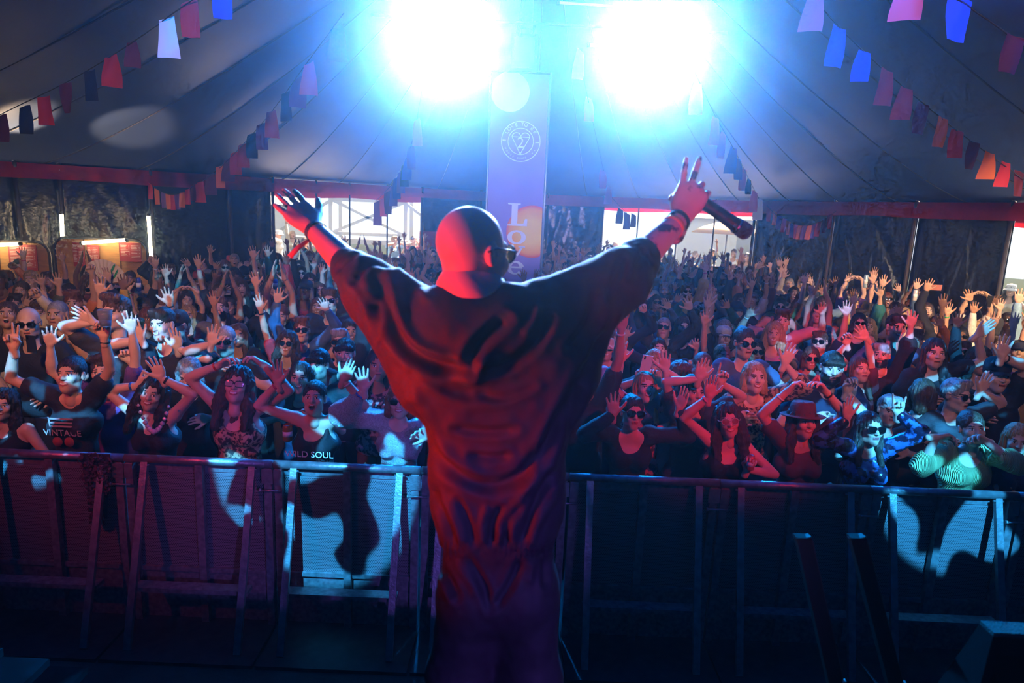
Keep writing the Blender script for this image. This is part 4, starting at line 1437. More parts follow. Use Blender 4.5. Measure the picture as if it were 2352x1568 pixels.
front((1592, 900), 5.15, [((1605, 870), -.12, (1618, 820), 'flat', (0, -1, 0)), ((1655, 880), -.1, (1668, 822), 'point', (0, -1, 0))], 'half-hidden person raising two red-lit hands left of the straight arm', kind='neutral', head=(10, 5, 0), hair='long', hairc='dark-brown', shirt='charcoal', hb=.018, hh=.006)
front((1732, 868), 5.5, [((1690, 960), -.1, None, 'relaxed'), ((1802, 835), -.15, (1822, 790), 'open', (0, -1, 0), (.6, .2, -1))], 'laughing blond person in leopard-print coat with pale face paint and one arm up', kind='smile', head=(0, 10, 0), hair='bob', hairc='blond', shirt='leopard', sleeve='half', skin=2, hb=.018, hh=.006)
front((1710, 788), 6.3, [((1660, 920), -.1, None, 'relaxed'), ((1760, 920), -.1, None, 'relaxed')], 'person in glasses and short-sleeved patterned shirt standing still, arms down', kind='neutral', head=(6, 0, 0), hair='tied', hairc='dark-brown', shirt='denim-blue', gl='round', bulk=1.1, hb=.018, hh=.006)
front((1910, 846), 5.6, [((1870, 960), -.1, None, 'relaxed'), ((1945, 900), -.2, (1955, 870), 'grip', (0, -1, 0), (.8, .2, -.8))], 'bearded person with dark fringe holding a can between raised arms', kind='beard', head=(-12, 0, 4), female=False, hair='fringe', hairc='dark-brown', shirt='navy', skin=2, hb=.018, hh=.006)
front((2042, 942), 5.25, [((2000, 1040), -.1, None, 'relaxed'), ((2085, 1040), -.1, None, 'relaxed')], 'short-haired person with blue-lit cheek behind the horns sign', kind='man', head=(-10, 0, 0), female=False, hair='short', hairc='grey', shirt='black', hb=.018, hh=.006)
front((2118, 905), 5.4, [((2070, 1010), -.1, None, 'relaxed'), ((2160, 1010), -.1, None, 'relaxed')], 'brown-haired person turned away, hair rim-lit, behind the yellow shirt', kind='neutral', head=(150, 0, 0), hair='bob', hairc='brown', shirt='charcoal', hb=.018, hh=.006)
front((2196, 908), 5.3, [((2150, 1010), -.1, None, 'relaxed'), ((2250, 900), .0, (2310, 790), 'open', (0, -1, 0), (1, .2, -.6))], 'person in dark top with glasses right behind the yellow shirt', kind='neutral', head=(20, 0, 0), hair='short', hairc='grey', shirt='charcoal', gl='round', hb=.018, hh=.006)
front((2290, 862), 5.6, [((2230, 960), -.1, None, 'relaxed'), ((2300, 820), -.15, (2312, 775), 'open', (-.2, -1, 0), (1, .2, -.4))], 'dark-capped person whose thick raised arm wears a black band', kind='man', head=(-10, 0, 0), female=False, hair='short', hat='cap', hatc='black', shirt='black', bulk=1.15, bands=((1, .04, B_[2]),), hb=.018, hh=.006)
front((2058, 752), 7.4, [((2010, 860), -.1, None, 'relaxed'), ((2105, 860), -.1, None, 'relaxed')], 'short-haired person in denim-blue shirt with rainbow badge, right of the red hands', kind='man_smile', head=(-6, 0, 0), female=False, hair='short', hairc='dark-brown', shirt='denim-blue', hb=.018, hh=.006)
front((1975, 850), 6.4, [((1945, 790), -.1, (1938, 760), 'grip', (0, -1, 0)), ((1990, 772), -.1, (1966, 735), 'open', (0, -1, 0))], 'long-haired person reaching up with two red-lit hands, right side', kind='neutral', head=(0, 15, 0), hair='long', hairc='brown', shirt='maroon', hb=.018, hh=.006)
front((2146, 812), 6.3, [((2120, 920), -.1, None, 'relaxed'), ((2245, 770), -.05, (2275, 745), 'flat', (0, -1, 0), (1, 0, -.4))], 'dark-haired person half red half blue stretching one blue-lit arm up right', kind='neutral', head=(-15, 5, 0), hair='long', hairc='black', shirt='black', hb=.018, hh=.006)

# prints and buttons on shirts
M_print = mat('shirt_print_pale', (.42, .30, .28), .7)
M_print_blue = mat('shirt_print_white', (.75, .78, .80), .6)
decal(dV, text_mesh('VINTAGE', .062, m=M_print), (0, -.150, 1.215), 'lettering', 4)
for x in (-.045, .035):
    me = MB().lathe([(.034, 0), (.034, .002)], 18).mesh('badge', mat('shirt_print_red', (.35, .05, .04), .7))
    decal(dV, me, (x, -.139, 1.150), 'badge', 0)
me = MB()
for z, w in ((.045, .17), (.015, .15), (-.012, .14)):
    me.box((0, z, 0), (w, .012, .002))
me.box((-.08, .02, 0), (.010, .07, .002))
decal(dV, me.mesh('print_bars', M_print), (0, -.152, 1.275), 'print_bars', 8)
decal(dW, text_mesh('WILD SOUL', .066, m=M_print_blue), (0, -.158, 1.205), 'lettering', 4)
# ------------------------------------------------------------------ the rest of the crowd: shared poses, individual people
def A_(x, y, z, hand='open', tip=None, palm=(0, -1, 0), pole=None):
    return dict(w=np.array([x, y, z]), hand=hand, tip=None if tip is None else np.array(tip), palm=palm, **({} if pole is None else dict(pole=pole)))


POSES = [  # words, arms, head, lean
    ('both arms high', [A_(-.26, -.14, 1.84), A_(.24, -.12, 1.92)], (5, 8, 0), (0, 0)),
    ('both arms wide', [A_(-.40, -.16, 1.66), A_(.38, -.18, 1.74)], (-5, 10, 0), (0, 0)),
    ('right arm up', [A_(-.22, -.12, 1.97), A_(.24, -.20, 1.05, 'relaxed')], (8, 5, 4), (0, 0)),
    ('left arm up', [A_(-.24, -.20, 1.05, 'relaxed'), A_(.24, -.10, 1.98)], (-8, 4, -4), (0, 0)),
    ('clapping overhead', [A_(-.06, -.12, 1.93, 'flat', (.2, 0, 1), (1, 0, 0)), A_(.06, -.12, 1.93, 'flat', (-.2, 0, 1), (-1, 0, 0))], (0, 10, 0), (0, 0)),
    ('one finger pointing up', [A_(-.25, -.20, 1.10, 'relaxed'), A_(.20, -.15, 1.96, 'point')], (-6, 6, 0), (0, 0)),
    ('hands at face height', [A_(-.28, -.26, 1.58), A_(.28, -.26, 1.60)], (4, 0, 0), (0, 0)),
    ('fist and palm raised', [A_(-.24, -.16, 1.78, 'fist'), A_(.32, -.18, 1.72)], (0, 12, 0), (.03, 0)),
    ('arms down', [A_(-.26, -.12, 1.0, 'relaxed'), A_(.26, -.12, 1.0, 'relaxed')], (6, 0, 0), (0, 0)),
    ('leaning with arms up', [A_(-.16, -.10, 1.97), A_(.40, -.10, 1.86)], (10, 10, 8), (.07, 0)),
    ('heart hands overhead', [A_(-.10, -.10, 1.93, 'heart', (.75, 0, .5), (0, -.3, -1), (-1, 0, 0)), A_(.10, -.10, 1.93, 'heart', (-.75, 0, .5), (0, -.3, -1), (1, 0, 0))], (0, 6, 0), (0, 0)),
    ('hands held to the mouth', [A_(-.07, -.22, 1.52, 'flat', (.4, -.2, 1), (1, 0, 0)), A_(.07, -.22, 1.52, 'flat', (-.4, -.2, 1), (-1, 0, 0))], (-4, 4, 0), (0, 0))]
POSES2 = [0, 1, 2, 3, 4, 5, 6, 7, 8, 9, 10, 11, 0, 1, 2, 3, 9, 7]
KINDS_F = ['smile', 'shout', 'neutral', 'smile']
KINDS_M = ['man', 'man_smile', 'beard', 'man']
VAR = []
for i, pi in enumerate(POSES2):
    words, arms, hd, ln = POSES[pi]
    fem = (i % 2 == 0) if i < 12 else (i % 2 == 1)
    if i >= 12:                                        # mirrored second set
        a0, a1 = arms
        mir = lambda a: dict(a, w=a['w'] * np.array([-1, 1, 1]), tip=None if a['tip'] is None else a['tip'] * np.array([-1, 1, 1]), palm=np.array(a['palm']) * np.array([-1, 1, 1]))
        arms = [mir(a1), mir(a0)]
        hd = (-hd[0], hd[1] + 3, -hd[2])
        ln = (-ln[0], ln[1])
        words = {'right arm up': 'left arm up', 'left arm up': 'right arm up'}.get(words, words)
    top = 'tank' if (fem and i % 4 == 0) else 'tee'
    d = person_arrays(arms, head=hd, lean=ln, female=fem, kind=(KINDS_F if fem else KINDS_M)[i % 4], hb=.021, hh=.0085, hn=.0082, top=top,
                      sleeve=['short', 'short', 'long', 'short', 'half'][i % 5], neck=.13 if fem else .08, bulk=1.0 + .06 * (i % 3 - 1))
    d['body'] = mesh_np('crowd_body_%d' % i, d['V'], d['F'], True, skin_set(0), d['mi'])
    d['shirt'] = mesh_np('crowd_shirt_%d' % i, d['SV'], d['SF'], True, [CM['black']])
    d['words'], d['fem'], d['arms'], d['hd'], d['ln'] = words, fem, arms, hd, ln
    VAR.append(d)

ROWN = ['second', 'third', 'fourth', 'fifth', 'sixth', 'seventh', 'eighth', 'ninth', 'tenth', 'eleventh', 'twelfth', 'thirteenth', 'fourteenth', 'fifteenth', 'sixteenth', 'seventeenth', 'eighteenth', 'nineteenth', 'twentieth', 'last', 'last', 'last', 'last', 'last', 'last']
ZONES = [(120, 'at the far left'), (260, 'below the left menu'), (400, 'below the right menu'), (530, 'below the bare left wall'), (640, 'beside the left doorway'), (760, 'below the raised left hand'), (880, 'below the left doorway'), (1010, 'left of the bald head'),
         (1160, 'left of the banner'), (1330, 'right of the banner'), (1450, 'below the right sleeve'), (1560, 'below the raised right hand'), (1680, 'below the right doorway'), (1790, 'below the microphone'), (1910, 'below the small flag swag'), (2030, 'below the first black sheet'),
         (2150, 'below the second black sheet'), (2260, 'below the third black sheet'), (9999, 'by the far right doorway')]


def inside(x, y, m=.55):
    q = np.array([x, y])
    dmin = np.min(np.linalg.norm(PER - q, axis=1))
    ang = 0
    c = False
    n = len(PER)
    j = n - 1
    for i in range(0, n, 4):
        xi, yi = PER[i]
        xj, yj = PER[j]
        if (yi > y) != (yj > y) and x < (xj - xi) * (y - yi) / (yj - yi) + xi:
            c = not c
        j = i
    return c and dmin > m


VW = [{'both arms high': 1.2, 'both arms wide': 1.0, 'right arm up': 2.2, 'left arm up': 2.2, 'clapping overhead': .6, 'one finger pointing up': 1.4, 'hands at face height': 1.6, 'fist and palm raised': 1.0, 'arms down': 4.5, 'leaning with arms up': .9,
       'heart hands overhead': .35, 'hands held to the mouth': 2.2}[v['words']] for v in VAR]
r_ = random.Random(11)
spots = []
Y = 5.32
row = 0
while Y < 20.6:
    x = -10.5 + (row % 2) * .3
    while x < 9:
        X_ = x + r_.uniform(-.13, .13)
        Y_ = Y + r_.uniform(-.16, .16)
        x += .56 if Y < 10 else .58
        if not inside(X_, Y_):
            continue
        h = r_.uniform(.93, 1.07)
        px, py = to_px((X_, Y_, 1.6 * h))
        if px < -45 or px > 2400:
            continue
        if any((X_ - a) ** 2 + (Y_ - b) ** 2 < (c + .20) ** 2 for a, b, c in FRONT):
            continue
        if 985 < px < 1290 and py > 690:                   # wholly behind the performer
            continue
        if abs(px - 1195) < 95 and Y_ > 11.7 and Y_ < 13.4:  # foot of the king pole
            continue
        if X_ < -6.0 and Y_ > 11.2:                        # bar counter
            continue
        if abs(px - 1195) < 60 and Y_ >= 13.0:
            continue
        if any((X_ - a[1]) ** 2 + (Y_ - a[0]) ** 2 < .19 for a in spots):
            continue
        spots.append((Y_, X_, h, row, px, py))
    Y += .60 if Y < 9 else .64
    row += 1
spots.sort()
used = set()
HK_F = ['long', 'wavy', 'bob', 'tied', 'ponytail', 'long', 'wavy']
HK_M = ['short', 'quiff', 'fringe', 'buzz', 'short', 'curly', 'short']
SH = ['black', 'black', 'black', 'black', 'charcoal', 'charcoal', 'navy', 'charcoal', 'navy', 'black', 'white', 'grey', 'maroon', 'olive', 'denim-blue', 'charcoal', 'pink', 'teal', 'black', 'cream', 'red', 'purple', 'orange', 'navy', 'mustard', 'sky-blue']
HSW = {'long': 'long', 'wavy': 'wavy', 'bob': 'bobbed', 'tied': 'tied', 'ponytail': 'ponytailed', 'short': 'short', 'quiff': 'quiffed', 'fringe': 'fringed', 'buzz': 'cropped', 'curly': 'curly'}
N_IND = 300 - len(FRONT)
far_parts = []
for n, (Y_, X_, h, row, px, py) in enumerate(spots):
    zone = next(z for lim, z in ZONES if px < lim)
    for attempt in range(60):
        vi = r_.choices(range(len(VAR)), VW)[0]
        v = VAR[vi]
        if X_ < -4.6 and Y_ > 8.2 and v['words'] not in ('arms down', 'hands at face height', 'hands held to the mouth') and r_.random() < .8:
            continue
        sh = r_.choice(SH)
        hk = r_.choice(HK_F if v['fem'] else HK_M)
        hc_ = r_.choice(['black', 'dark-brown', 'brown', 'brown', 'blond', 'auburn', 'grey', 'dark-brown'])
        hat = None
        q = r_.random()
        if q < .10:
            hat = r_.choice(['cap', 'cap', 'bucket'])
        glk = r_.choice(['wayfarer', 'wayfarer', 'round', 'aviator']) if r_.random() < .33 else None
        rw = ROWN[min(row, 24)]
        if hat:
            hatc = r_.choice(['black', 'white', 'red', 'navy', 'cream', 'mustard'])
            look = '%s %s' % (hatc, 'cap' if hat == 'cap' else 'bucket hat')
        else:
            look = '%s %s hair' % (HSW[hk], hc_)
        lab = 'person in %s top, %s, %s, %s row %s' % (sh, look, v['words'], rw, zone)
        if lab not in used and len(lab.split()) <= 16:
            break
        lab = 'person in %s top, %s, %s, %s row %s' % (sh, hc_ + ' hair', v['words'], rw, zone)
        if lab not in used and len(lab.split()) <= 16:
            hat = None
            break
    used.add(lab)
    yaw = math.atan2(X_, Y_) * .7 + r_.uniform(-.25, .25)
    M = Matrix.Translation((X_, Y_, 0)) @ Matrix.Rotation(-yaw, 4, 'Z') @ Matrix.Scale(h, 4)
    sk = r_.choices(range(6), [5, 3, 4, 2, 1, 4])[0]
    if n < N_IND:
        b = inst('person', v['body'], None, None, skin_set(sk))
        b.matrix_world = M
        tag(b, lab, 'person', 'people in the crowd')
        inst('shirt', v['shirt'], b, None, [CM[sh]])
        bands = []
        if r_.random() < .6 and v['words'] != 'arms down':
            bands.append((r_.randrange(2), r_.uniform(.02, .05), r_.choice(BANDS)))
        dress(b, v, hk if hat != 'bucket' else ('short' if not v['fem'] else hk), hc_, hat, hatc if hat else None, glk, None, False, bands, n, v['fem'], hh=.010)
    else:
        far_parts.append((v, M, sk, sh, hk, hc_))
# the furthest heads, too small to tell apart: one object
LOW = {}


def low_var(v):
    k = id(v)
    if k not in LOW:
        q = person_arrays(v['arms'], head=v['hd'], lean=v['ln'], female=v['fem'], kind='neutral', hb=.040, hh=.017, hn=.015, top='tee', neck=.08)
        LOW[k] = q
    return LOW[k]


VV, FF, MI, nn = [], [], [], 0
slots = SKINS + [CM[k] for k in sorted(CM)] + [HM[k] for k in sorted(HM)]
sidx = {m_.name: i for i, m_ in enumerate(slots)}
for v, M, sk, sh, hk, hc_ in far_parts:
    Mn = np.array(M)
    v = low_var(v)
    hm = hair_mesh(hk, .022)
    co = np.empty(len(hm.vertices) * 3, np.float32)
    hm.vertices.foreach_get('co', co)
    hf = np.empty(len(hm.loops), np.int32)
    hm.loops.foreach_get('vertex_index', hf)
    hv = co.reshape(-1, 3) @ v['Mh'][:3, :3].T + v['Mh'][:3, 3]
    for V_, F_, mi_ in ((v['V'], v['F'], SKINS[sk].name), (v['SV'], v['SF'], CM[sh].name), (hv, hf.reshape(-1, 4), HM[hc_].name)):
        VV.append(V_ @ Mn[:3, :3].T + Mn[:3, 3])
        FF.append(F_ + nn)
        MI.append(np.full(len(F_), sidx[mi_]))
        nn += len(V_)
if VV:
    o = inst('distant_crowd', mesh_np('distant_crowd', np.concatenate(VV), np.concatenate(FF), True, slots, np.concatenate(MI)))
    tag(o, 'mass of small distant people packed against the back of the tent', 'crowd', kind='stuff')
print('CROWD', len(FRONT), len(spots), len(far_parts), 'tris far', sum(len(f) for f in FF) * 2)
# ------------------------------------------------------------------ stage deck, pit, barrier
M_stage = mat('stage_black', (.006, .006, .007), .9, bump=.2, spec=.1)
tag(MB().box((0, -1.9, STAGE_Z / 2), (13, 8.1, STAGE_Z)).build('stage_deck', M_stage), 'black stage deck in front of the barrier', kind='structure')
M_galv = mat('galvanised_steel', (.30, .29, .30), .42, metal=.75, var=.25, vscale=18, bump=.15, bscale=60)
M_galv2 = mat('galvanised_worn', (.24, .23, .24), .5, metal=.6, var=.35, vscale=30)
perf = mat('perforated_sheet', (.22, .20, .21), .5, metal=.35)
nt = perf.node_tree
tc = nt.nodes.new('ShaderNodeTexCoord')
sep = nt.nodes.new('ShaderNodeSeparateXYZ')
nt.links.new(tc.outputs['Object'], sep.inputs[0])


def mth(op, a, b=None):
    n_ = nt.nodes.new('ShaderNodeMath')
    n_.operation = op
    for i, v in enumerate((a, b)):
        if v is None:
            continue
        if isinstance(v, (int, float)):
            n_.inputs[i].default_value = v
        else:
            nt.links.new(v, n_.inputs[i])
    return n_.outputs[0]


p_ = 2 * math.pi / .0125
row_ = mth('MULTIPLY', mth('FLOOR', mth('DIVIDE', sep.outputs['Z'], .0108)), math.pi)
hx = mth('COSINE', mth('ADD', mth('MULTIPLY', sep.outputs['X'], p_), row_))
hz_ = mth('COSINE', mth('ADD', mth('MULTIPLY', sep.outputs['Z'], 2 * math.pi / .0108), math.pi))
hole = mth('GREATER_THAN', mth('ADD', hx, hz_), .55)
inz = mth('MULTIPLY', hole, mth('LESS_THAN', sep.outputs['Z'], 1.105))
mix = nt.nodes.new('ShaderNodeMix')
mix.data_type = 'RGBA'
mix.inputs['A'].default_value = (.22, .20, .21, 1)
mix.inputs['B'].default_value = (.012, .012, .014, 1)
nt.links.new(inz, mix.inputs['Factor'])
nt.links.new(mix.outputs['Result'], nt.nodes['Principled BSDF'].inputs['Base Color'])

BY = 4.30
JX = [-4.55, -3.55, -2.55, -1.555, -.57, .42, 1.425, 2.435, 3.42, 4.42]
BLAB = ['out past the left edge of the front row', 'at the left edge, below the vintage-print shirt', 'with the dark scarf, below the jewelled necklace', 'lit cyan at both ends, below the lettered vest', 'left of the performer, below the sequinned top',
        'just right of the performer, below the black V-neck', 'below the round red sunglasses and the brimmed hat', 'lit cyan below the shiny blue top', 'at the right edge below the yellow shirt']
proto_b = None


def barrier(x0, x1):
    L = x1 - x0
    o = empty('crowd_barrier', ((x0 + x1) / 2, BY, 0))
    h = L / 2
    MB().tube([(-h + .004, 0, 1.2), (h - .004, 0, 1.2)], .028, 14).build('top_rail', M_galv, o)
    MB().box((0, .032, .79), (L - .02, .004, .76)).build('sheet', perf, o)
    MB().box((0, .028, 1.14), (L - .03, .012, .045)).build('sheet_edge', M_galv2, o)
    for x in (-h + .035, 0.0, h - .035):
        MB().box((x, .0, .59), (.05, .045, 1.17)).build('upright', M_galv2, o)
    for x in (-h + .14, h - .14):
        b = MB().bar((x, -.01, 1.185), (x, -.36, .03), .045, .028, (0, 1, 0)).build('brace', M_galv, o)
        MB().tube([(x - .035, -.02, 1.165), (x + .035, -.02, 1.165)], .008, 8).build('bolt', M_galv, b)
    MB().box((0, -.17, .37), (L - .24, .09, .03)).build('step_bar', M_galv2, o)
    MB().box((0, -.20, .012), (L - .02, .52, .024)).build('base_plate', mat('plate_dark', (.035, .033, .034), .6, metal=.3, var=.4, vscale=14), o)
    MB().box((h - .035, -.026, 1.12), (.075, .012, .10)).build('joint_plate', M_galv, o)
    MB().box((-h + .035, -.026, 1.12), (.055, .012, .10)).build('joint_plate', M_galv, o)
    pin = MB().tube([(h - .075, -.045, 1.03), (h + .055, -.045, 1.03)], .007, 8).build('joint_pin', M_galv, o)
    MB().tube([(h - .085, -.045, 1.03), (h - .072, -.045, 1.03)], .014, 8).build('pin_head', M_galv, pin)
    MB().box((0, .02, .40), (L - .03, .03, .03)).build('bottom_rail', M_galv2, o)
    MB().box((0, .030, .20), (L - .03, .004, .38)).build('kick_sheet', M_galv2, o)
    return o


for i in range(1, len(JX) - 1):
    tag(barrier(JX[i], JX[i + 1]), 'grey steel crowd barrier section ' + BLAB[i], 'barrier', 'crowd barrier sections along the pit')

# scarf of small ruffles hung over the rail
sc = MB()
rs = random.Random(5)
top = at(215, 1030, BY - .04)
for k in range(1150):
    v = rs.random() ** .8
    wid = .115 * (1 - .55 * v) * (1.0 if v < .55 else .7)
    x = top[0] + rs.uniform(-wid, wid) + (.01 if v < .5 else -.03 * (v - .5))
    z = 1.235 - .50 * v
    y = BY - .035 - rs.random() * .035 - (.0 if v > .06 else -.04 * rs.random())
    s_ = rs.uniform(.006, .012)
    a = rs.uniform(0, 6.28)
    R = rotm(rs.uniform(-60, 60), rs.uniform(-60, 60), rs.uniform(0, 360))
    P = np.array([(-s_, 0, -s_ * .6), (0, -.003, -s_ * 1.1), (s_, 0, 0), (0, .003, s_ * 1.1)]) @ R.T + np.array([x, y, z])
    sc.add(P, [(0, 1, 2, 3)])
sp = empty('scarf', (0, 0, 0))
sc.build('ruffles', mat('scarf_ruffle', (.10, .03, .05), .6, var=.5, vscale=40), sp)
P = np.array([[(top[0] + .10 * u * (1 - .5 * v), BY - .030 - .004 * math.sin(9 * v), 1.232 - .46 * v) for u in np.linspace(-1, 1, 5)] for v in np.linspace(0, 1, 14)])
MB().grid(P).build('net', mat('scarf_net', (.02, .008, .012), .8), sp)
tag(sp, 'dark ruffled scarf hanging over the rail of the left barrier', 'scarf')

# two dark posts and a monitor box at the right edge of the stage
for px0, px1, lab in ((1843, 1925, 'left'), (1967, 2062, 'right')):
    a, b = at(px0, 1232, 2.02), at(px1, 1600, 1.98)
    d_ = unit(b - a)
    b = a + d_ * ((STAGE_Z - a[2]) / d_[2])
    o = empty('steel_post', b)
    a, b = a - b, b - b
    MB().bar(a, b, .046, .030, (0, 1, 0)).build('shaft', mat('post_black', (.012, .011, .011), .7, spec=.2), o)
    MB().bar(a + np.array([.024, 0, 0]), b + np.array([.024, 0, 0]), .004, .031, (0, 1, 0)).build('edge_strip', mat('post_edge', (.10, .08, .07), .4, metal=.5), o)
    MB().box(a, (.050, .034, .006)).build('cap', M_black, o)
    MB().box((0, 0, .006), (.12, .10, .012)).build('foot', M_black, o)
    q = a * .42
    MB().box(q + np.array([.024, -.012, 0]), (.012, .012, .022)).build('catch', mat('post_catch', (.45, .38, .34), .4, metal=.6), o)
    tag(o, 'black slanting steel post at the stage edge, %s one of the pair' % lab, 'post', 'black posts at the stage edge')
mp_ = at(2300, 1410, 1.62)
o = empty('monitor_speaker', (mp_[0] + .10, 1.62, STAGE_Z))
hz0 = mp_[2] - STAGE_Z
V = [(-.24, -.10, 0), (.22, -.10, 0), (.22, .26, 0), (-.24, .26, 0), (-.19, -.10, hz0), (.22, -.10, hz0), (.22, -.05, hz0), (-.19, -.05, hz0)]
MB().add(V, [(3, 2, 1, 0), (4, 5, 6, 7), (0, 1, 5, 4), (1, 2, 6, 5), (2, 3, 7, 6), (3, 0, 4, 7)]).build('cabinet', M_black, o)
MB().add([(-.20, -.103, .05), (.20, -.103, .05), (.20, -.103, hz0 - .05), (-.17, -.103, hz0 - .05)], [(0, 1, 2, 3)]).build('grille', mat('grille_black', (.01, .01, .011), .9, bump=1, bscale=300, spec=.1), o)
MB().box((.015, -.075, hz0 + .004), (.41, .05, .012)).build('top_cover', mat('felt_top', (.12, .09, .08), .95, bump=.8, bscale=200), o)
tag(o, 'black stage monitor box in the bottom right corner', 'speaker')
# steps at the bottom left of the stage
o = empty('stage_steps', (-2.55, 2.35, 0))
for k in range(3):
    MB().box((-.0, .10 + .26 * k, STAGE_Z - .12 - .24 * k), (.9, .24, .035)).build('tread', mat('step_wood', (.010, .007, .005), .9, var=.3, vscale=12), o)
    MB().box((-.0, -.015 + .26 * k, STAGE_Z - .12 - .24 * k), (.9, .008, .037)).build('nosing', mat('step_edge', (.06, .04, .025), .6), o)
for x in (-.44, .44):
    MB().bar((x, .0, STAGE_Z - .10), (x, .80, .10), .04, .16, (1, 0, 0)).build('stringer', M_black, o)
tag(o, 'dark wooden steps leading off the stage at the bottom left', 'steps')
# ------------------------------------------------------------------ king pole, banner, lamps
KY = 12.6
kp = at(1200, 300, KY)
o = empty('king_pole', (kp[0], KY + .24, 0))
MB().tube([(0, 0, 0), (0, 0, RZ)], .10, 16).build('mast', M_pole, o)
MB().lathe([(.30, 0), (.30, .03), (.13, .05), (.12, .20)], 20).build('base', M_pole, o)
for z in (2.0, 4.0, 6.0):
    MB().lathe([(.115, z), (.125, z + .01), (.125, z + .07), (.115, z + .08)], 16).build('collar', M_pole, o)
tag(o, 'tall steel king pole of the tent behind the purple banner', 'pole')
TL, TR = at(1137, 166, KY), at(1263, 172, KY)
bw = 1.0
BTOP = float((TL[2] + TR[2]) / 2)
bx = float((TL[0] + TR[0]) / 2) - .03
o = empty('banner', (bx, KY, 0))
ban = mat('banner_cloth', (.33, .24, .52), .75, var=.06, vscale=2, bump=.08, bscale=14)
G = np.array([[(bw / 2 * u, .012 * math.sin(3 * u + 4 * z) - .0, z) for u in np.linspace(-1, 1, 13)] for z in np.linspace(.9, BTOP, 60)])
mb_ = MB().grid(G)
mb_.build('cloth', ban, o)
MB().box((0, .05, (BTOP + .9) / 2), (bw - .04, .05, BTOP - .9)).build('backing', M_black, o)
MB().tube([(bw / 2 + .025, 0, .88), (bw / 2 + .025, 0, BTOP + .03)], .022, 10).build('side_rail', mat('rail_pale', (.45, .55, .60), .35, metal=.4), o)
MB().tube([(-bw / 2 - .02, 0, .88), (-bw / 2 - .02, 0, BTOP + .03)], .018, 10).build('side_rail', mat('rail_pale', (.45, .55, .60), .35, metal=.4), o)
MB().tube([(-bw / 2 - .02, 0, BTOP + .02), (bw / 2 + .02, 0, BTOP + .02)], .02, 10).build('top_rail', M_pole, o)
M_ink = mat('banner_ink_pale', (.78, .84, .80), .7)
tag(o, 'tall purple banner on the king pole with stacked white lettering, orange sun and round emblem', 'banner')


def zpx(py):
    return float(at(1195, py, KY)[2])


def xpx(px, py):
    return float(at(px, py, KY)[0]) - bx


def flat(polys, name, m_, dz=-.022, parent=o):
    b = MB()
    for P in polys:
        b.add([(x, dz, z) for x, z in P], [tuple(range(len(P)))])
    return b.build(name, m_, parent)


def ellipse(cx, cz, rx, rz, n=40, a0=0, a1=2 * math.pi):
    return [(cx + rx * math.cos(a0 + (a1 - a0) * k / n), cz + rz * math.sin(a0 + (a1 - a0) * k / n)) for k in range(n + (0 if abs(a1 - a0 - 2 * math.pi) < 1e-6 else 1))]


def ring_q(cx, cz, rx, rz, tx, tz, n=48, a0=0, a1=2 * math.pi):
    P = []
    for k in range(n):
        b0, b1 = a0 + (a1 - a0) * k / n, a0 + (a1 - a0) * (k + 1) / n
        P.append([(cx + rx * math.cos(b0), cz + rz * math.sin(b0)), (cx + rx * math.cos(b1), cz + rz * math.sin(b1)),
                  (cx + (rx - tx) * math.cos(b1), cz + (rz - tz) * math.sin(b1)), (cx + (rx - tx) * math.cos(b0), cz + (rz - tz) * math.sin(b0))])
    return P


def line_q(x0, z0, x1, z1, t):
    d_ = np.array([x1 - x0, z1 - z0])
    n_ = np.array([-d_[1], d_[0]]) / np.linalg.norm(d_) * t / 2
    return [(x0 + n_[0], z0 + n_[1]), (x1 + n_[0], z1 + n_[1]), (x1 - n_[0], z1 - n_[1]), (x0 - n_[0], z0 - n_[1])]


# printed sun, clipped by the right edge of the cloth
sun_m = bpy.data.materials.new('banner_sun')
sun_m.use_nodes = True
nt = sun_m.node_tree
tc = nt.nodes.new('ShaderNodeTexCoord')
mp = nt.nodes.new('ShaderNodeMapping')
sr = .47
scx, scz = xpx(1222, 530), zpx(531)
mp.inputs['Location'].default_value = (-scx, 0, -scz)
vl = nt.nodes.new('ShaderNodeVectorMath')
vl.operation = 'LENGTH'
rp = nt.nodes.new('ShaderNodeValToRGB')
rp.color_ramp.elements[0].position, rp.color_ramp.elements[0].color = .20, (.95, .70, .10, 1)
rp.color_ramp.elements[1].position, rp.color_ramp.elements[1].color = .47, (.80, .10, .05, 1)
e_ = rp.color_ramp.elements.new(.40)
e_.color = (.95, .42, .03, 1)
ml = nt.nodes.new('ShaderNodeVectorMath')
ml.operation = 'MULTIPLY'
ml.inputs[1].default_value = (1, 0, 1)
nt.links.new(tc.outputs['Object'], mp.inputs['Vector'])
nt.links.new(mp.outputs['Vector'], ml.inputs[0])
nt.links.new(ml.outputs['Vector'], vl.inputs[0])
nt.links.new(vl.outputs['Value'], rp.inputs['Fac'])
nt.links.new(rp.outputs['Color'], nt.nodes['Principled BSDF'].inputs['Base Color'])
nt.nodes['Principled BSDF'].inputs['Roughness'].default_value = .7
P = [(min(x, bw / 2 - .004), z) for x, z in ellipse(scx, scz, sr, sr, 60)]
flat([P], 'printed_sun', sun_m, -.016)
P = [(max(x, -bw / 2 + .004), z) for x, z in ellipse(xpx(1172, 212), zpx(212), .34, .34, 60)]
flat([P], 'printed_moon', mat('banner_moon', (.85, .82, .70), .7), -.016)
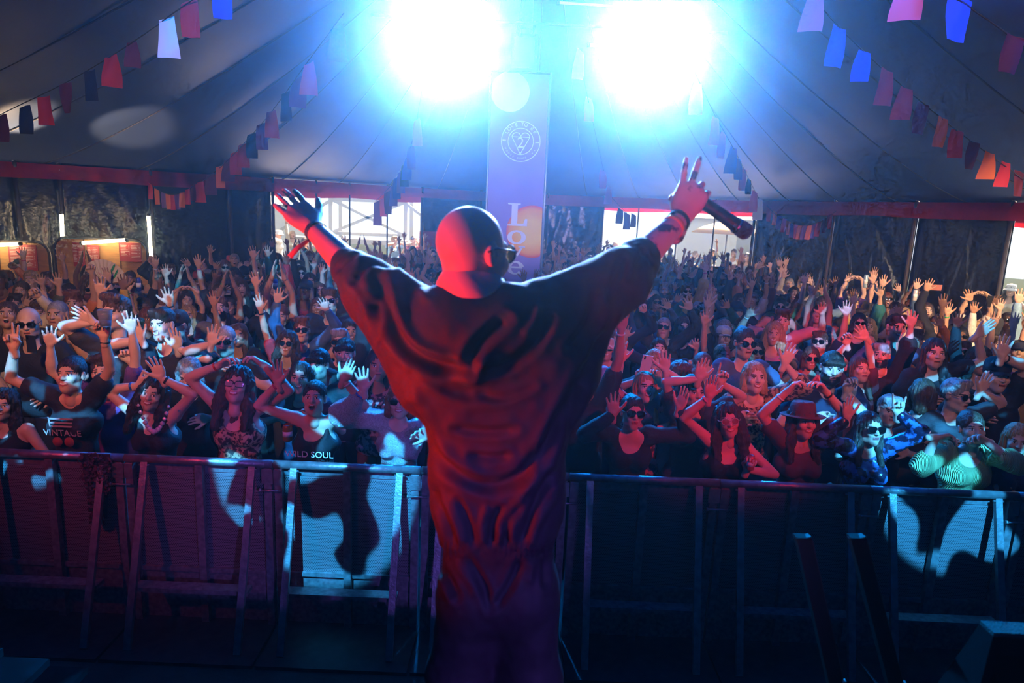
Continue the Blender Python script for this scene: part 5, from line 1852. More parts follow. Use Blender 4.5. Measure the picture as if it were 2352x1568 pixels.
# stacked letters, drawn with serifs
cx = .03
z = zpx(519)
H = zpx(467) - z
flat([[(cx - .10, z), (cx - .10 + .13, z), (cx - .10 + .13, z + .04), (cx - .10, z + .04)][:0] or [(cx - .16, z), (cx + .20, z), (cx + .20, z + .13), (cx + .16, z + .13), (cx + .13, z + .045), (cx + .02, z + .045), (cx + .02, z + H - .03), (cx + .07, z + H - .02), (cx + .07, z + H), (cx - .16, z + H), (cx - .16, z + H - .02), (cx - .09, z + H - .03), (cx - .09, z + .03), (cx - .16, z + .02)]], 'letter_L', M_ink)
flat(ring_q(cx + .02, zpx(545), .17, .125, .085, .032), 'letter_o', M_ink)
z = zpx(592)
h = .20
flat([line_q(cx - .11, z + h, cx + .01, z, .075), line_q(cx + .13, z + h, cx + .01, z, .04), line_q(cx - .17, z + h, cx - .04, z + h, .03), line_q(cx + .06, z + h, cx + .18, z + h, .03)], 'letter_v', M_ink)
flat(ring_q(cx + .02, zpx(615), .16, .125, .085, .032, 40, .15, 5.6) + [line_q(cx - .08, zpx(614), cx + .15, zpx(614), .03)], 'letter_e', M_ink)
z = zpx(690)
flat([[(cx - .05, z), (cx + .03, z), (cx + .03, z + .34), (cx - .05, z + .26)], line_q(cx - .15, z + .20, cx + .15, z + .20, .045), [(cx - .15, z + .20), (cx - .05, z + .20), (cx - .05, z + .30), (cx - .02, z + .34)]], 'letter_t', M_ink)
flat(ring_q(cx + .02, zpx(718), .17, .125, .085, .032), 'letter_o', M_ink)
# round emblem: two rings, letters around, a heart-headed wedge with a 2
ex, ez, er = xpx(1196, 324), zpx(325), .352
em = flat(ring_q(ex, ez, er, er, .016, .016) + ring_q(ex, ez, er * .66, er * .66, .014, .014) + [line_q(ex - er * .93, ez + .012, ex - er * .74, ez + .012, .02), line_q(ex + er * .74, ez - .006, ex + er * .93, ez - .006, .02)], 'emblem', M_ink)
hw, t = .158, .014
za = ez + .075
flat(ring_q(ex - hw / 2, za, hw / 2 + .006, hw / 2, t, t, 18, 0, math.pi) + ring_q(ex + hw / 2, za, hw / 2 + .006, hw / 2, t, t, 18, 0, math.pi) + [line_q(ex - hw, za, ex + hw, za, t), line_q(ex - hw, za, ex, ez - er * .62, t), line_q(ex + hw, za, ex, ez - er * .62, t)], 'heart', M_ink, parent=em)
em2 = inst('numeral', text_mesh('2', .26, m=M_ink), em, Matrix.Translation((ex, -.024, ez - .03)) @ Matrix.Rotation(math.pi / 2, 4, 'X'))
for txt, a0, a1, rr, sz, flip in (('LOVE', 150, 108, .83, .085, 1), ('TO', 86, 74, .83, .085, 1), ('BE', 50, 34, .83, .085, 1), ('HOUSE', 205, 245, .83, .045, -1), ('SINCE', 262, 290, .83, .045, -1), ('94', 318, 330, .83, .045, -1)):
    for ch_, a in zip(txt, np.linspace(a0, a1, len(txt))):
        a = math.radians(a)
        rot = (a - math.pi / 2) if flip > 0 else (a + math.pi / 2)
        inst('lettering', text_mesh(ch_, sz, m=M_ink), em, Matrix.Translation((ex + er * rr * math.cos(a), -.024, ez + er * rr * math.sin(a))) @ Matrix.Rotation(-rot, 4, 'Y') @ Matrix.Rotation(math.pi / 2, 4, 'X'))

# lamp bar and lamps on it
barz = FOH[0][2] + .35
o = empty('lighting_bar', (0, 0, 0))
MB().tube([(FOH[0][0] - 1.2, 11.75, barz), (FOH[1][0] + 1.2, 11.75, barz - .05)], .026, 10).build('pipe', M_pole, o)
for x in (kp[0] - .12, kp[0] + .12):
    MB().tube([(x, 11.75, barz), (x, KY + .22, barz)], .02, 8).build('bracket', M_pole, o)
tag(o, 'horizontal steel bar carrying the bright lamps at the king pole', 'bar')
M_lamp_glow = mat('lamp_lens', (.8, .9, 1), .3, emit=(.45, .80, 1.0), estr=12)
for i, (p, dx) in enumerate([(FOH[0], -.26), (FOH[0], .26), (FOH[1], -.26), (FOH[1], .26)]):
    c = p + np.array([dx, .10, 0])
    o = empty('stage_lamp', c)
    u = unit(np.array([0.1, 1.0, 2.6]) - c)
    M = np.eye(4)
    M[:3, :3] = frame(u, (0, 0, 1))
    MB().lathe([(.06, -.26), (.10, -.24), (.12, -.10), (.13, .0), (.15, .02), (.15, .05)], 20, M).build('can', M_black, o)
    MB().lathe([(.135, .045), (.10, .052), (.001, .056)], 20, M).build('lens', M_lamp_glow, o)
    MB().tube([(-.17, 0, 0), (-.17, 0, .22), (0, 0, .30), (.17, 0, .22), (.17, 0, 0)], .014, 8).build('yoke', M_black, o)
    MB().box((0, .04, .33), (.06, .08, .07)).build('clamp', M_black, o)
    tag(o, 'blazing blue-white stage lamp, %s' % ['left one of the left glow', 'right one of the left glow', 'left one of the right glow', 'right one of the right glow'][i], 'lamp', 'front-of-house lamps')
# small green sign box on the pole above the banner, and a short tube
c = at(1204, 122, KY + .06)
o = empty('sign_box', c)
MB().box((0, 0, 0), (.46, .08, .62)).build('case', mat('sign_case', (.03, .18, .12), .5), o)
MB().box((0, -.045, 0), (.36, .012, .50)).build('panel', mat('sign_panel', (.1, .6, .4), .5, emit=(.05, .8, .5), estr=.8), o)
tag(o, 'green glowing sign box on the king pole above the banner', 'sign')
for (pa, pb, lab, rr_) in (((1282, 6), (1440, 16), 'long dim tube lamp at the top edge between the two glows', .02), ((1352, 103), (1415, 108), 'short bright tube lamp left of the right glow', .025)):
    a, b = at(pa[0], pa[1], 12.2), at(pb[0], pb[1], 12.2)
    o = empty('tube_lamp', (a + b) / 2)
    a, b = a - (a + b) / 2, b - (a + b) / 2
    MB().tube([a, b], rr_, 10).build('tube', mat('tube_cyan_%d' % int(rr_ * 1000), (.5, .9, .8), .3, emit=(.35, 1, .8), estr=1.2 if rr_ < .022 else 6), o)
    for e in (a, b):
        MB().box(e, (.05, .06, .07)).build('end_cap', M_black, o)
    tag(o, lab, 'lamp')

# ------------------------------------------------------------------ bunting
FLAGC = {'r': mat('flag_red', (.50, .02, .03), .8, transl=.35), 'n': mat('flag_navy', (.012, .018, .06), .8, transl=.2), 'm': mat('flag_maroon', (.12, .012, .03), .8, transl=.3), 'o': mat('flag_orange', (.75, .16, .03), .8, transl=.4),
         'p': mat('flag_pink', (.65, .10, .22), .8, transl=.35), 'b': mat('flag_blue', (.03, .06, .45), .8, transl=.3), 'w': mat('flag_white', (.75, .76, .85), .8, transl=.3), 'v': mat('flag_violet', (.15, .06, .28), .8, transl=.3)}
M_string = mat('bunting_string', (.02, .02, .025), .8)
rb = random.Random(3)


def flag(o, P, dirx, w, h, c, tw):
    """cloth flag hanging from P along dirx"""
    G = []
    ph = rb.uniform(0, 6)
    for v in np.linspace(0, 1, 7):
        row_ = []
        for u in np.linspace(-.5, .5, 6):
            a = tw * (0.25 + v)
            f_ = min(1.0, .35 + .8 * v)
            fx = np.array([math.cos(a), math.sin(a), 0.0]) * (1 if dirx[0] >= 0 else -1)
            dx = unit(np.asarray(dirx) * (1 - f_) + fx * f_)
            q = P + dx * u * w * (1 - .08 * math.sin(v * 3 + ph)) + np.array([.03 * h * math.sin(2 * v + ph), .05 * h * math.sin(5 * u + 3 * v + ph), -h * v])
            row_.append(q)
        G.append(row_)
    return MB().grid(np.array(G)).build('flag', FLAGC[c], o)


def bunting(label, pts, flags, w=.17, h=.27, extra=None):
    """pts: string through pixels with depths; flags: (px, py, Y, colour, scale)"""
    W_ = [at(*p) for p in pts]
    o = empty('bunting', W_[0])
    C_ = catmull(W_, 8, False) - W_[0]
    MB().tube(C_, .006, 5, caps=False).build('string', M_string, o)
    tg = np.gradient(C_, axis=0)
    for f in flags:
        px, py, Yd, c = f[:4]
        s_ = f[4] if len(f) > 4 else 1.0
        p = at(px, py, Yd) - W_[0]
        k_ = int(np.argmin(np.linalg.norm(C_ - p, axis=1)))
        dx = unit(tg[k_])
        flag(o, p, dx, w * s_, h * s_, c, rb.uniform(-.55, .55))
    tag(o, label, 'bunting', 'strings of bunting')


bunting('bunting of dark and red flags crossing the left roof above the bar', [(-60, 305, 9.4), (0, 264, 9.0), (160, 185, 8.4), (300, 100, 7.8), (420, 15, 7.2), (560, -80, 6.8)],
        [(4, 264, 9, 'm'), (57, 244, 8.8, 'n'), (100, 222, 8.6, 'r'), (150, 192, 8.4, 'm'), (205, 162, 8.2, 'n'), (254, 128, 8, 'r'), (302, 95, 7.8, 'm', .8), (382, 42, 7.4, 'w', 1.15), (435, 4, 7.2, 'r'), (510, -42, 7, 'b')], .19, .33)  # the white flag carries a lens ghost in its colour; its cloth is blue
bunting('bunting climbing from the left eave towards the left glow', [(450, 428, 14.2), (505, 385, 13.4), (560, 330, 12.2), (625, 255, 11), (708, 140, 9.5), (790, 30, 8.4)],
        [(458, 418, 14, 'r'), (484, 400, 13.8, 'm'), (504, 382, 13.4, 'o'), (523, 366, 13.1, 'm'), (540, 350, 12.8, 'r'), (558, 331, 12.4, 'r'), (578, 308, 12, 'n'), (600, 285, 11.5, 'v'), (622, 255, 11, 'r'), (655, 212, 10.4, 'n'), (684, 178, 10, 'v'), (708, 145, 9.5, 'p'), (775, 60, 8.6, 'v')], .22, .40)
bunting('small swag of red flags under the left eave', [(342, 418, 13.8), (365, 437, 13.75), (395, 447, 13.7), (428, 438, 13.8), (458, 415, 14)],
        [(345, 422, 13.8, 'r'), (360, 434, 13.8, 'o'), (375, 442, 13.8, 'v'), (386, 445, 13.8, 'o'), (396, 447, 13.8, 'r'), (407, 445, 13.8, 'v'), (418, 441, 13.8, 'o'), (430, 434, 13.8, 'r'), (443, 426, 13.9, 'm')], .10, .30)
bunting('bunting hanging down to the left doorway', [(862, 462, 18.2), (905, 418, 17.6), (930, 372, 16.8), (948, 320, 15.5), (965, 230, 13.8), (985, 120, 12.9), (1010, -40, 12.8)],
        [(866, 462, 18.2, 'v', 1.2), (880, 455, 18, 'p', .9), (892, 440, 17.9, 'm', 1.1), (903, 425, 17.6, 'v'), (912, 408, 17.4, 'b'), (920, 394, 17.2, 'v'), (928, 378, 17, 'n'), (935, 362, 16.6, 'b'), (944, 335, 16, 'v'), (958, 275, 14.5, 'p')], .22, .52)
bunting('bunting hanging down to the right doorway beside the banner', [(1440, 490, 18.4), (1400, 445, 18), (1386, 390, 17), (1352, 235, 13.5), (1328, 110, 11)],
        [(1455, 492, 18.4, 'm', .8), (1440, 490, 18.4, 'v'), (1425, 480, 18.3, 'm', .9), (1398, 430, 17.8, 'p'), (1386, 392, 17, 'p'), (1354, 225, 13.5, 'p'), (1332, 115, 11, 'p')], .20, .42)
bunting('bunting crossing behind the microphone hand to the right doorway', [(1750, 470, 16.6), (1722, 415, 15.6), (1690, 350, 14.2), (1645, 270, 12.4), (1605, 185, 10.8), (1560, 90, 9.4)],
        [(1746, 455, 16.4, 'w', 1.1), (1735, 440, 16, 'p'), (1722, 412, 15.6, 'n', .7), (1710, 388, 15.2, 'p'), (1699, 366, 14.8, 'v', .9), (1683, 338, 14, 'b', 1.1), (1662, 305, 13.2, 'p'), (1643, 270, 12.4, 'p'), (1605, 190, 10.8, 'p')], .20, .46)
bunting('small swag of orange and violet flags under the right eave', [(1762, 472, 16.2), (1790, 500, 15.7), (1830, 522, 15.2), (1870, 518, 14.9), (1920, 485, 14.6)],
        [(1768, 478, 16.1, 'r'), (1780, 486, 15.9, 'o'), (1791, 496, 15.7, 'v'), (1802, 502, 15.5, 'p'), (1812, 508, 15.4, 'o'), (1820, 514, 15.3, 'v'), (1829, 516, 15.2, 'p'), (1838, 518, 15.1, 'o'), (1847, 518, 15.0, 'v'), (1858, 518, 14.9, 'o'), (1870, 515, 14.9, 'v'), (1880, 510, 14.8, 'r'), (1894, 502, 14.7, 'm'), (1908, 492, 14.6, 'r')], .10, .30)
bunting('long bunting of red and brown flags crossing the right roof', [(1850, -30, 6.2), (1925, 60, 6.8), (2030, 160, 7.4), (2160, 270, 8.1), (2265, 350, 8.6), (2352, 412, 9), (2400, 445, 9.2)],
        [(1872, -20, 6.2, 'p', .9), (1925, 62, 6.8, 'b'), (1985, 118, 7.1, 'b', .8), (2036, 160, 7.4, 'r'), (2080, 202, 7.6, 'r', .92), (2120, 238, 7.9, 'm', .92), (2164, 270, 8.1, 'o', .92), (2202, 300, 8.3, 'r', .88), (2238, 326, 8.45, 'm', .9), (2272, 350, 8.6, 'o', .9), (2308, 372, 8.8, 'r', .86), (2344, 394, 9, 'm', .88)], .20, .35)
bunting('near bunting of big flags in the top right corner', [(2050, -60, 4.6), (2150, -30, 4.7), (2260, 40, 4.9), (2352, 105, 5.1), (2420, 150, 5.2)],
        [(2092, -48, 4.6, 'p'), (2210, -5, 4.8, 'b', 1.1), (2330, 82, 5, 'm')], .17, .24)  # the blue middle flag stands in for a lens flare

# ------------------------------------------------------------------ bar at the left wall
M_ply = mat('plywood', (.62, .32, .09), .6, var=.2, vscale=5, stretch=(1, 1, 6))
M_board = mat('menu_red', (.45, .03, .03), .55)
M_ink2 = mat('menu_ink', (.75, .55, .50), .6)
M_tube = mat('tube_warm', (1, .9, .75), .4, emit=(1.0, .76, .42), estr=22)
BARY = 12.15


def stall(px0, px1, ytop, lab):
    a, b = at(px0, ytop, BARY), at(px1, ytop + (px1 - px0) * .0, BARY)
    o = empty('bar_stall', ((a[0] + b[0]) / 2, BARY, 0))
    w, zt = b[0] - a[0], (a[2] + b[2]) / 2
    r = .22
    P = [(-w / 2, 0), (w / 2, 0), (w / 2, zt - r)] + [(w / 2 - r + r * math.cos(t), zt - r + r * math.sin(t)) for t in np.linspace(0, math.pi / 2, 8)[1:]] + [(-w / 2 + r - r * math.sin(t), zt - r + r * math.cos(t)) for t in np.linspace(0, math.pi / 2, 8)] + [(-w / 2, zt - r)]
    n_ = len(P)
    V = [(x, 0, z) for x, z in P] + [(x, .03, z) for x, z in P]
    MB().add(V, [tuple(range(n_)), tuple(range(2 * n_ - 1, n_ - 1, -1))] + [(i, i + n_, (i + 1) % n_ + n_, (i + 1) % n_) for i in range(n_)]).build('back_board', M_ply, o)
    fr = [(x, -.015, z) for x, z in P[2:]]
    MB().tube([(w / 2, -.015, 0)] + fr + [(-w / 2, -.015, 0)], .025, 8).build('frame', M_pole, o)
    MB().box((0, -.55, 1.0), (w, .5, .06)).build('counter', mat('counter_wood', (.16, .08, .03), .5), o)
    MB().box((0, -.40, .5), (w, .06, 1.0)).build('counter_front', M_ply, o)
    for x in (-w * .18, w * .2):
        MB().box((x, -.006, zt * .55), (.02, .012, zt * .9)).build('batten', mat('batten_dark', (.16, .07, .02), .6), o)
    tag(o, lab, 'bar')
    return o


stall(-60, 112, 553, 'plywood bar stall at the left edge under a level tube lamp')
stall(124, 338, 548, 'plywood bar stall with menu boards between the two upright tube lamps')


def menu(px0, px1, py0, py1, lab):
    a, b = at(px0, py0, BARY - .06), at(px1, py1, BARY - .06)
    o = empty('menu_board', ((a[0] + b[0]) / 2, BARY - .06, b[2]))
    w, h = b[0] - a[0], a[2] - b[2]
    MB().box((0, 0, h / 2), (w, .02, h)).build('board', M_board, o)
    rm = random.Random(px0)
    tx = MB()
    for col in (-.24, .24):
        z = h - .05
        while z > .06:
            if rm.random() < .88:
                l_ = rm.uniform(.20, .40) * w
                tx.box((col * w - .2 * w + l_ / 2, -.0115, z), (l_, .003, .010))
                tx.box((col * w + .19 * w, -.0115, z), (.03 * w, .003, .010))
            z -= .026
    tx.build('printed_lines', M_ink2, o)
    tag(o, lab, 'menu', 'menu boards at the bar')


menu(18, 88, 560, 622, 'red menu board with white price lines on the left stall')
menu(166, 196, 556, 612, 'narrow red menu board left of centre on the right stall')
menu(200, 230, 562, 612, 'orange-lit menu board in the middle of the right stall')
menu(274, 326, 556, 602, 'wide red menu board at the right end of the right stall')


def tube_lamp(a, b, lab):
    o = empty('tube_lamp', (a + b) / 2)
    c = (a + b) / 2
    u = unit(b - a)
    MB().tube([a - c, b - c], .030, 12).build('tube', M_tube, o)
    for e, s_ in ((a - c, -1), (b - c, 1)):
        MB().tube([e, e + u * s_ * .04], .034, 10).build('end_cap', M_pole, o)
    tag(o, lab, 'lamp', 'tube lamps at the bar')


tube_lamp(at(141, 492, 12.35), at(148, 640, 12.35), 'upright glowing tube lamp between the two bar stalls')
tube_lamp(at(341, 496, 12.9), at(347, 590, 12.9), 'upright glowing tube lamp at the right end of the bar')
tube_lamp(at(-70, 566, 11.95), at(44, 560, 11.95), 'level glowing tube lamp over the left stall')
tube_lamp(at(190, 558, 11.95), at(289, 551, 11.95), 'level glowing tube lamp over the right stall')
# ------------------------------------------------------------------ outside, seen through the doorways
M_dust = mat('dark_grass', (.030, .036, .018), .95, var=.3, vscale=.6, spec=.0)
og = MB()
ring_in = PER[::8]
ring_out = np.array([unit(p - np.array([0, 6])) * 46 + np.array([0, 6]) for p in ring_in])
n_ = len(ring_in)
og.add(np.concatenate([np.c_[ring_in, np.full(n_, .012)], np.c_[ring_out, np.full(n_, .012)]]), [(i, (i + 1) % n_, (i + 1) % n_ + n_, i + n_) for i in range(n_)])
tag(og.build('ground_outside', M_dust), 'dark trampled grass outside the tent', kind='structure')
M_pad = mat('bounce_pad_pale', (.86, .84, .78), .9, var=.03, vscale=1)  # added pads that bounce sun through the doorways onto the roof cloth
for k, (sa, sb) in enumerate(((S[5], S[9]), (S[12], S[16]), sdoor3)):
    A2, B2 = per(sa), per(sb)
    t_ = unit(B2 - A2)
    n2 = np.array([-t_[1], t_[0]])                 # outwards
    c = (A2 + B2) / 2 + n2 * (1.8, .85, .8)[k]
    Rm = np.array([[t_[0], n2[0], 0], [t_[1], n2[1], 0], [0, 0, 1]])
    tag(MB().box((c[0], c[1], .015), (float(np.linalg.norm(B2 - A2)) * .96, (3.6, 1.7, 1.5)[k], .03), Rm).build('reflector', M_pad), 'added pale sunlit trackway laid outside the %s doorway' % ['left', 'right', 'far right'][k], kind='structure')
M_marq = mat('white_marquee', (.80, .80, .76), .7)
M_steel = mat('pale_steel', (.45, .46, .45), .5, metal=.2)


def marquee(x, y, w, d_, h, lab, rz=0):
    o = empty('marquee', (x, y, 0))
    o.rotation_euler.z = rz
    for (cx_, cy_, sx, sy) in ((0, -d_ / 2, w, .05), (0, d_ / 2, w, .05), (-w / 2, 0, .05, d_), (w / 2, 0, .05, d_)):
        MB().box((cx_, cy_, h / 2), (sx, sy, h)).build('wall_sheet', M_marq, o)
    V = [(-w / 2 - .2, -d_ / 2 - .2, h), (w / 2 + .2, -d_ / 2 - .2, h), (w / 2 + .2, d_ / 2 + .2, h), (-w / 2 - .2, d_ / 2 + .2, h), (-w / 4, 0, h + 1.3), (w / 4, 0, h + 1.3)]
    MB().add(V, [(0, 1, 5, 4), (1, 2, 5), (2, 3, 4, 5), (3, 0, 4), (3, 2, 1, 0)]).build('roof', M_marq, o)
    MB().box((0, -d_ / 2 - .03, 1.0), (w * .4, .04, 2.0)).build('door_flap', mat('flap_grey', (.45, .47, .46), .7), o)
    tag(o, lab, 'tent')


marquee(-13.5, 33, 7, 5, 2.6, 'white marquee outside beyond the left doorway', .3)
marquee(13, 36, 9, 6, 2.8, 'white marquee outside beyond the right doorway', -.2)
marquee(19, 20, 5, 5, 2.6, 'white marquee outside beyond the far right doorway', -.9)
# steel gantry with cross braces outside the left doorway
gc = at(846, 540, 25.0)
o = empty('steel_gantry', (gc[0], 25.0, 0))
hw = 1.35
for x in (-hw, hw):
    for y in (0, 1.4):
        MB().box((x, y, 1.75), (.14, .14, 3.5)).build('leg', M_steel, o)
for z in (1.75, 2.95, 3.45):
    MB().box((0, 0, z), (2 * hw, .12, .12)).build('cross_beam', M_steel, o)
for a, b in (((-hw, -.05, 1.75), (hw, -.05, 2.95)), ((-hw, -.05, 2.95), (hw, -.05, 1.75)), ((hw, -.02, 2.9), (hw + 2.6, -.02, 1.1)), ((-hw, -.02, 2.9), (-hw - 2.6, -.02, 1.3))):
    MB().bar(a, b, .10, .08, (0, 1, 0)).build('brace', M_steel, o)
MB().box((0, -.2, 1.5), (2 * hw + 3.0, .6, .18)).build('platform', M_steel, o)
tag(o, 'pale steel gantry with crossed braces outside the left doorway', 'gantry')
# white slanting frame outside the far right doorway
o = empty('scaffold', (12.0, 14.6, 0))
for a, b in (((0, 0, 0), (0, 0, 3.6)), ((1.3, .5, 0), (1.3, .5, 3.6)), ((0, 0, 3.4), (1.3, .5, .8)), ((0, 0, 1.2), (1.3, .5, 3.4)), ((0, 0, 3.5), (1.3, .5, 3.5))):
    MB().bar(a, b, .09, .07, (0, 1, 0)).build('brace', M_steel, o)
tag(o, 'pale steel frame outside the far right doorway', 'gantry')
# terracotta parasol among the people outside the right doorway
pc = at(1668, 556, 24)
o = empty('parasol', (pc[0], 24, 0))
MB().tube([(0, 0, 0), (0, 0, 2.75)], .025, 8).build('pole', M_steel, o)
MB().lathe([(1.25, 2.35), (.9, 2.55), (.4, 2.72), (.02, 2.80)], 8).build('canopy', mat('canopy_sand', (.66, .42, .24), .8), o)
MB().lathe([(.22, 0), (.22, .06), (.04, .09)], 12).build('base', M_steel, o)
tag(o, 'sand-coloured parasol standing outside the right doorway', 'parasol')
# people outside
ro = random.Random(23)
OUT = [(640, 22, 'white'), (672, 24, 'cream'), (700, 21.5, 'grey'), (752, 20.6, 'white'), (905, 22, 'sky-blue'), (935, 22.8, 'white'), (950, 21.6, 'pink'), (1415, 24.5, 'white'), (1440, 26, 'cream'), (1480, 25, 'pink'), (1525, 27, 'white'),
       (1600, 24, 'sky-blue'), (1640, 25.5, 'cream'), (1690, 23, 'white'), (1722, 22, 'grey'), (2345, 14.5, 'cream')]
OW = ['in white behind the raised left hand', 'in cream left of the gantry', 'in grey near the left door jamb', 'in white just left of the gantry', 'in sky-blue right of the gantry', 'in white right of the gantry', 'in pink at the right jamb of the left doorway',
      'in white at the left jamb of the right doorway', 'in cream inside the right doorway view', 'in pink outside the right doorway', 'in white outside behind the right forearm', 'in sky-blue left of the parasol', 'in cream just left of the parasol', 'in white right of the parasol',
      'in grey near the right jamb of the right doorway', 'in cream outside the far right doorway']
for k, ((px, Yo, c), w_) in enumerate(zip(OUT, OW)):
    p = at(px, 540, Yo)
    v = VAR[ro.choice([6, 8, 11, 2, 3, 8])]
    h = ro.uniform(.97, 1.12)
    b = inst('person', v['body'], None, None, skin_set(ro.randrange(4)))
    b.matrix_world = Matrix.Translation((p[0], Yo, .012)) @ Matrix.Rotation(ro.uniform(-1.2, 1.2), 4, 'Z') @ Matrix.Scale(h, 4)
    tag(b, 'sunlit person %s, out of doors' % w_, 'person', 'people outside the tent')
    inst('shirt', v['shirt'], b, None, [CM[c]])
    dress(b, v, ro.choice(HK_F if v['fem'] else HK_M), ro.choice(['brown', 'blond', 'dark-brown']), 'bucket' if k % 5 == 0 else None, 'white', None, None, False, (), k, v['fem'], hh=.010)

# ------------------------------------------------------------------ things held up in the crowd
def can(p, c, lab, tilt=(0, 0), r=.029, h=.125, glow=None):
    o = empty('drink_can', p)
    o.rotation_euler = (tilt[0], tilt[1], 0)
    MB().lathe([(r * .8, 0), (r, .008), (r, h - .014), (r * .82, h)], 18).build('body', c, o)
    MB().lathe([(r * .82, h - .001), (r * .84, h + .003), (r * .70, h - .002), (.002, h - .003)], 18).build('lid', mat('can_lid', (.7, .7, .72), .25, metal=.9), o)
    MB().lathe([(r + .0006, h * .30), (r + .0006, h * .62)], 18).build('label_band', mat('can_band', (.75, .78, .82), .4), o)
    tag(o, lab, 'can', 'drink cans held up in the crowd')


can(at(319, 668, 8.2), mat('can_blue', (.03, .08, .45), .3, metal=.4), 'tall blue drink can held up below the right menu boards', h=.16)
can(at(633, 664, 8.4), mat('can_blue', (.03, .08, .45), .3, metal=.4), 'small blue drink can held up below the red left hand')
can(at(1956, 908, 5.42), mat('can_cyan', (.45, .62, .70), .3, metal=.4), 'pale can lit cyan in the hand of the bearded person', h=.15, r=.033)
can(at(661, 1012, 4.62), mat('can_amber', (.35, .14, .02), .3, metal=.4), 'amber can on the rail beside the lettered vest', h=.12, r=.033)
can(at(1722, 1078, 4.50), mat('can_red', (.55, .05, .05), .3, metal=.3), 'small red can in the hand at the rail', h=.10)
can(at(1986, 660, 10.6), mat('can_cyan', (.45, .62, .70), .3, metal=.4), 'pale bottle-thin can raised below the first black sheet', h=.20, r=.03)
can(at(2100, 690, 9.6), mat('can_white', (.7, .7, .7), .3, metal=.3), 'white can raised beside the middle right pole', h=.15)
# clear cup and bottle
o = empty('clear_cup', at(243, 750, 4.50))
M_clear = mat('clear_plastic', (.80, .88, .95), .08, trans=.85)
MB().lathe([(.030, 0), (.033, .004), (.040, .06), (.047, .115), (.045, .115), (.038, .06), (.031, .008), (.001, .006)], 20).build('wall', M_clear, o)
MB().lathe([(.031, .007), (.037, .045), (.001, .046)], 18).build('drink', mat('drink_blue', (.12, .35, .75), .1, trans=.4), o)
tag(o, 'clear plastic cup held high by the person in the vintage print', 'cup')
# hand fan
fp = at(238, 652, 8.3)
o = empty('hand_fan', fp)
b = MB()
n_ = 22
for k in range(n_):
    a0, a1 = [math.radians(-38 + 120 * (k + i_) / n_) for i_ in (0, 1)]
    off = .006 * (k % 2)
    V = [(.07 * math.sin(a0), off, .07 * math.cos(a0)), (.07 * math.sin(a1), .006 - off, .07 * math.cos(a1)), (.30 * math.sin(a1), .006 - off, .30 * math.cos(a1)), (.30 * math.sin(a0), off, .30 * math.cos(a0))]
    b.add(V, [(0, 1, 2, 3)])
b.build('leaf', mat('fan_cream', (.70, .62, .48), .8), o)
for a in (-38, 82):
    a = math.radians(a)
    MB().bar((0, 0, 0), (.30 * math.sin(a), 0, .30 * math.cos(a)), .012, .006, (0, 1, 0)).build('guard_stick', mat('fan_wood', (.25, .14, .06), .6), o)
for k, (x, z, rx_, rz_) in enumerate(((.13, .20, .016, .050), (.16, .13, .014, .060), (.10, .13, .012, .035))):
    P = [(x + rx_ * math.cos(t) + .5 * rz_ * math.sin(t), -.004, z + rz_ * math.sin(t)) for t in np.linspace(0, 2 * math.pi, 16, endpoint=False)]
    MB().add(P, [tuple(range(16))]).build('painted_leaf', mat('fan_green', (.02, .28, .10), .8), o)
tag(o, 'big cream hand fan painted with green leaves, raised below the right menu', 'fan')


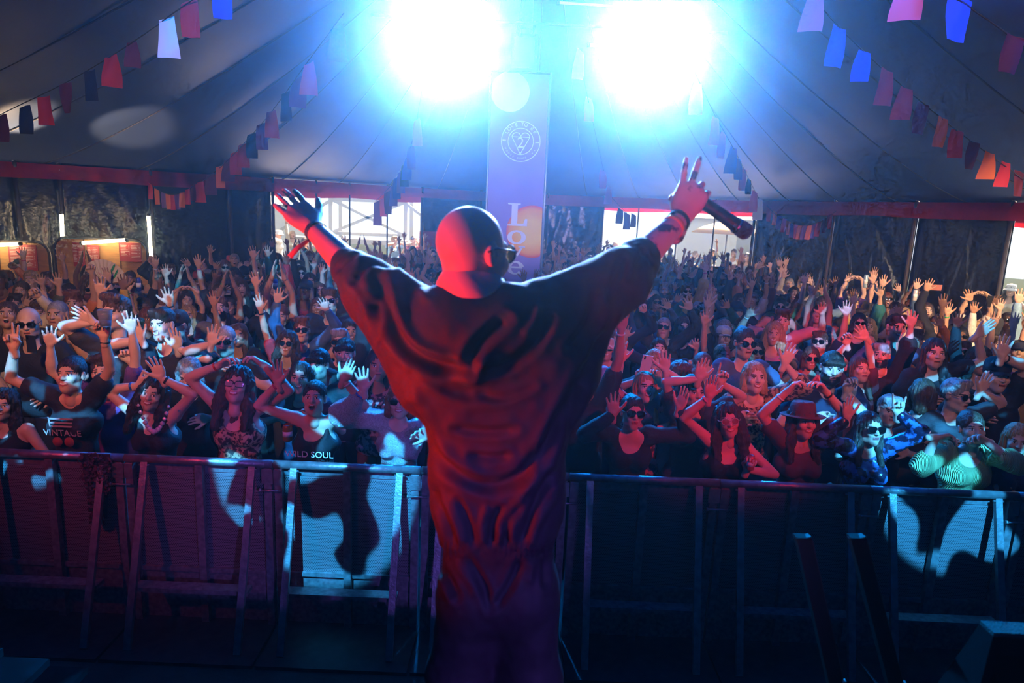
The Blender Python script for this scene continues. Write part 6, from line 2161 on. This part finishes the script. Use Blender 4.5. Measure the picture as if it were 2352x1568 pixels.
def phone(p, w, h, c, lab, rz=0, ry=0, cams=True):
    o = empty('mobile_phone', p)
    o.rotation_euler = (0.12, ry, rz)
    MB().box((0, 0, 0), (w, .009, h)).build('case', c, o)
    MB().box((0, .0052, 0), (w * .92, .001, h * .95)).build('screen', mat('phone_screen', (.02, .02, .025), .1, emit=(.4, .5, .7), estr=.4), o)
    if cams:
        for z in (.42, .32):
            MB().lathe([(.008, 0), (.008, .003), (.001, .003)], 12, [[1, 0, 0, -w * .28], [0, 0, -1, -.005], [0, 1, 0, h * z], [0, 0, 0, 1]]).build('camera_lens', M_lens_black, o)
    tag(o, lab, 'phone', 'phones held up in the crowd')


phone(at(1484, 838, 5.72), .088, .175, mat('phone_pink', (.62, .42, .42), .4), 'pale pink phone held up in both hands above the laughing blond person', ry=.12)
phone(at(2272, 692, 9.2), .08, .16, mat('phone_black', (.02, .02, .025), .3), 'dark phone held up near the far right doorway', ry=.1)
phone(at(72, 790, 5.5), .075, .15, mat('phone_black', (.02, .02, .025), .3), 'dark phone held upright near the left edge', ry=.05)
phone(at(2150, 660, 10.4), .17, .085, mat('phone_rose', (.45, .16, .12), .4), 'phone held sideways below the second black sheet', cams=False)
# necklace of pale stones
nk = empty('necklace', at(352, 985, 4.545))
M_jewel = mat('jewel_pale', (.70, .60, .62), .15, metal=.3)
for k in range(15):
    t = (k - 7) / 7
    p = np.array([.105 * t, .02 * abs(t), .16 * t * t - .02 * (1 - t * t)])
    s_ = .012 + .008 * (1 - abs(t)) + .003 * (k % 2)
    MB().lathe([(.002, -s_), (s_ * .9, -s_ * .3), (s_, s_ * .2), (s_ * .5, s_ * .8), (.002, s_)], 8, [[1, 0, 0, p[0]], [0, .6, 0, p[1]], [0, 0, 1, p[2]], [0, 0, 0, 1]]).build('stone', M_jewel, nk)
tag(nk, 'pale jewelled necklace on the smiling dark-haired person in the front row', 'necklace')
# ------------------------------------------------------------------ haze filling the place
m = bpy.data.materials.new('stage_haze')
m.use_nodes = True
nt = m.node_tree
nt.nodes.remove(nt.nodes['Principled BSDF'])
vs = nt.nodes.new('ShaderNodeVolumeScatter')
vs.inputs['Density'].default_value = 0.012
vs.inputs['Anisotropy'].default_value = 0.952
vs.inputs['Color'].default_value = (0.50, 0.80, 1, 1)
nt.links.new(vs.outputs[0], nt.nodes['Material Output'].inputs['Volume'])
hz = MB().box((0, 5, 4.2), (100, 104, 10.6)).build('haze', m)
tag(hz, 'thin stage haze hanging in the air of the tent', 'haze', kind='stuff')
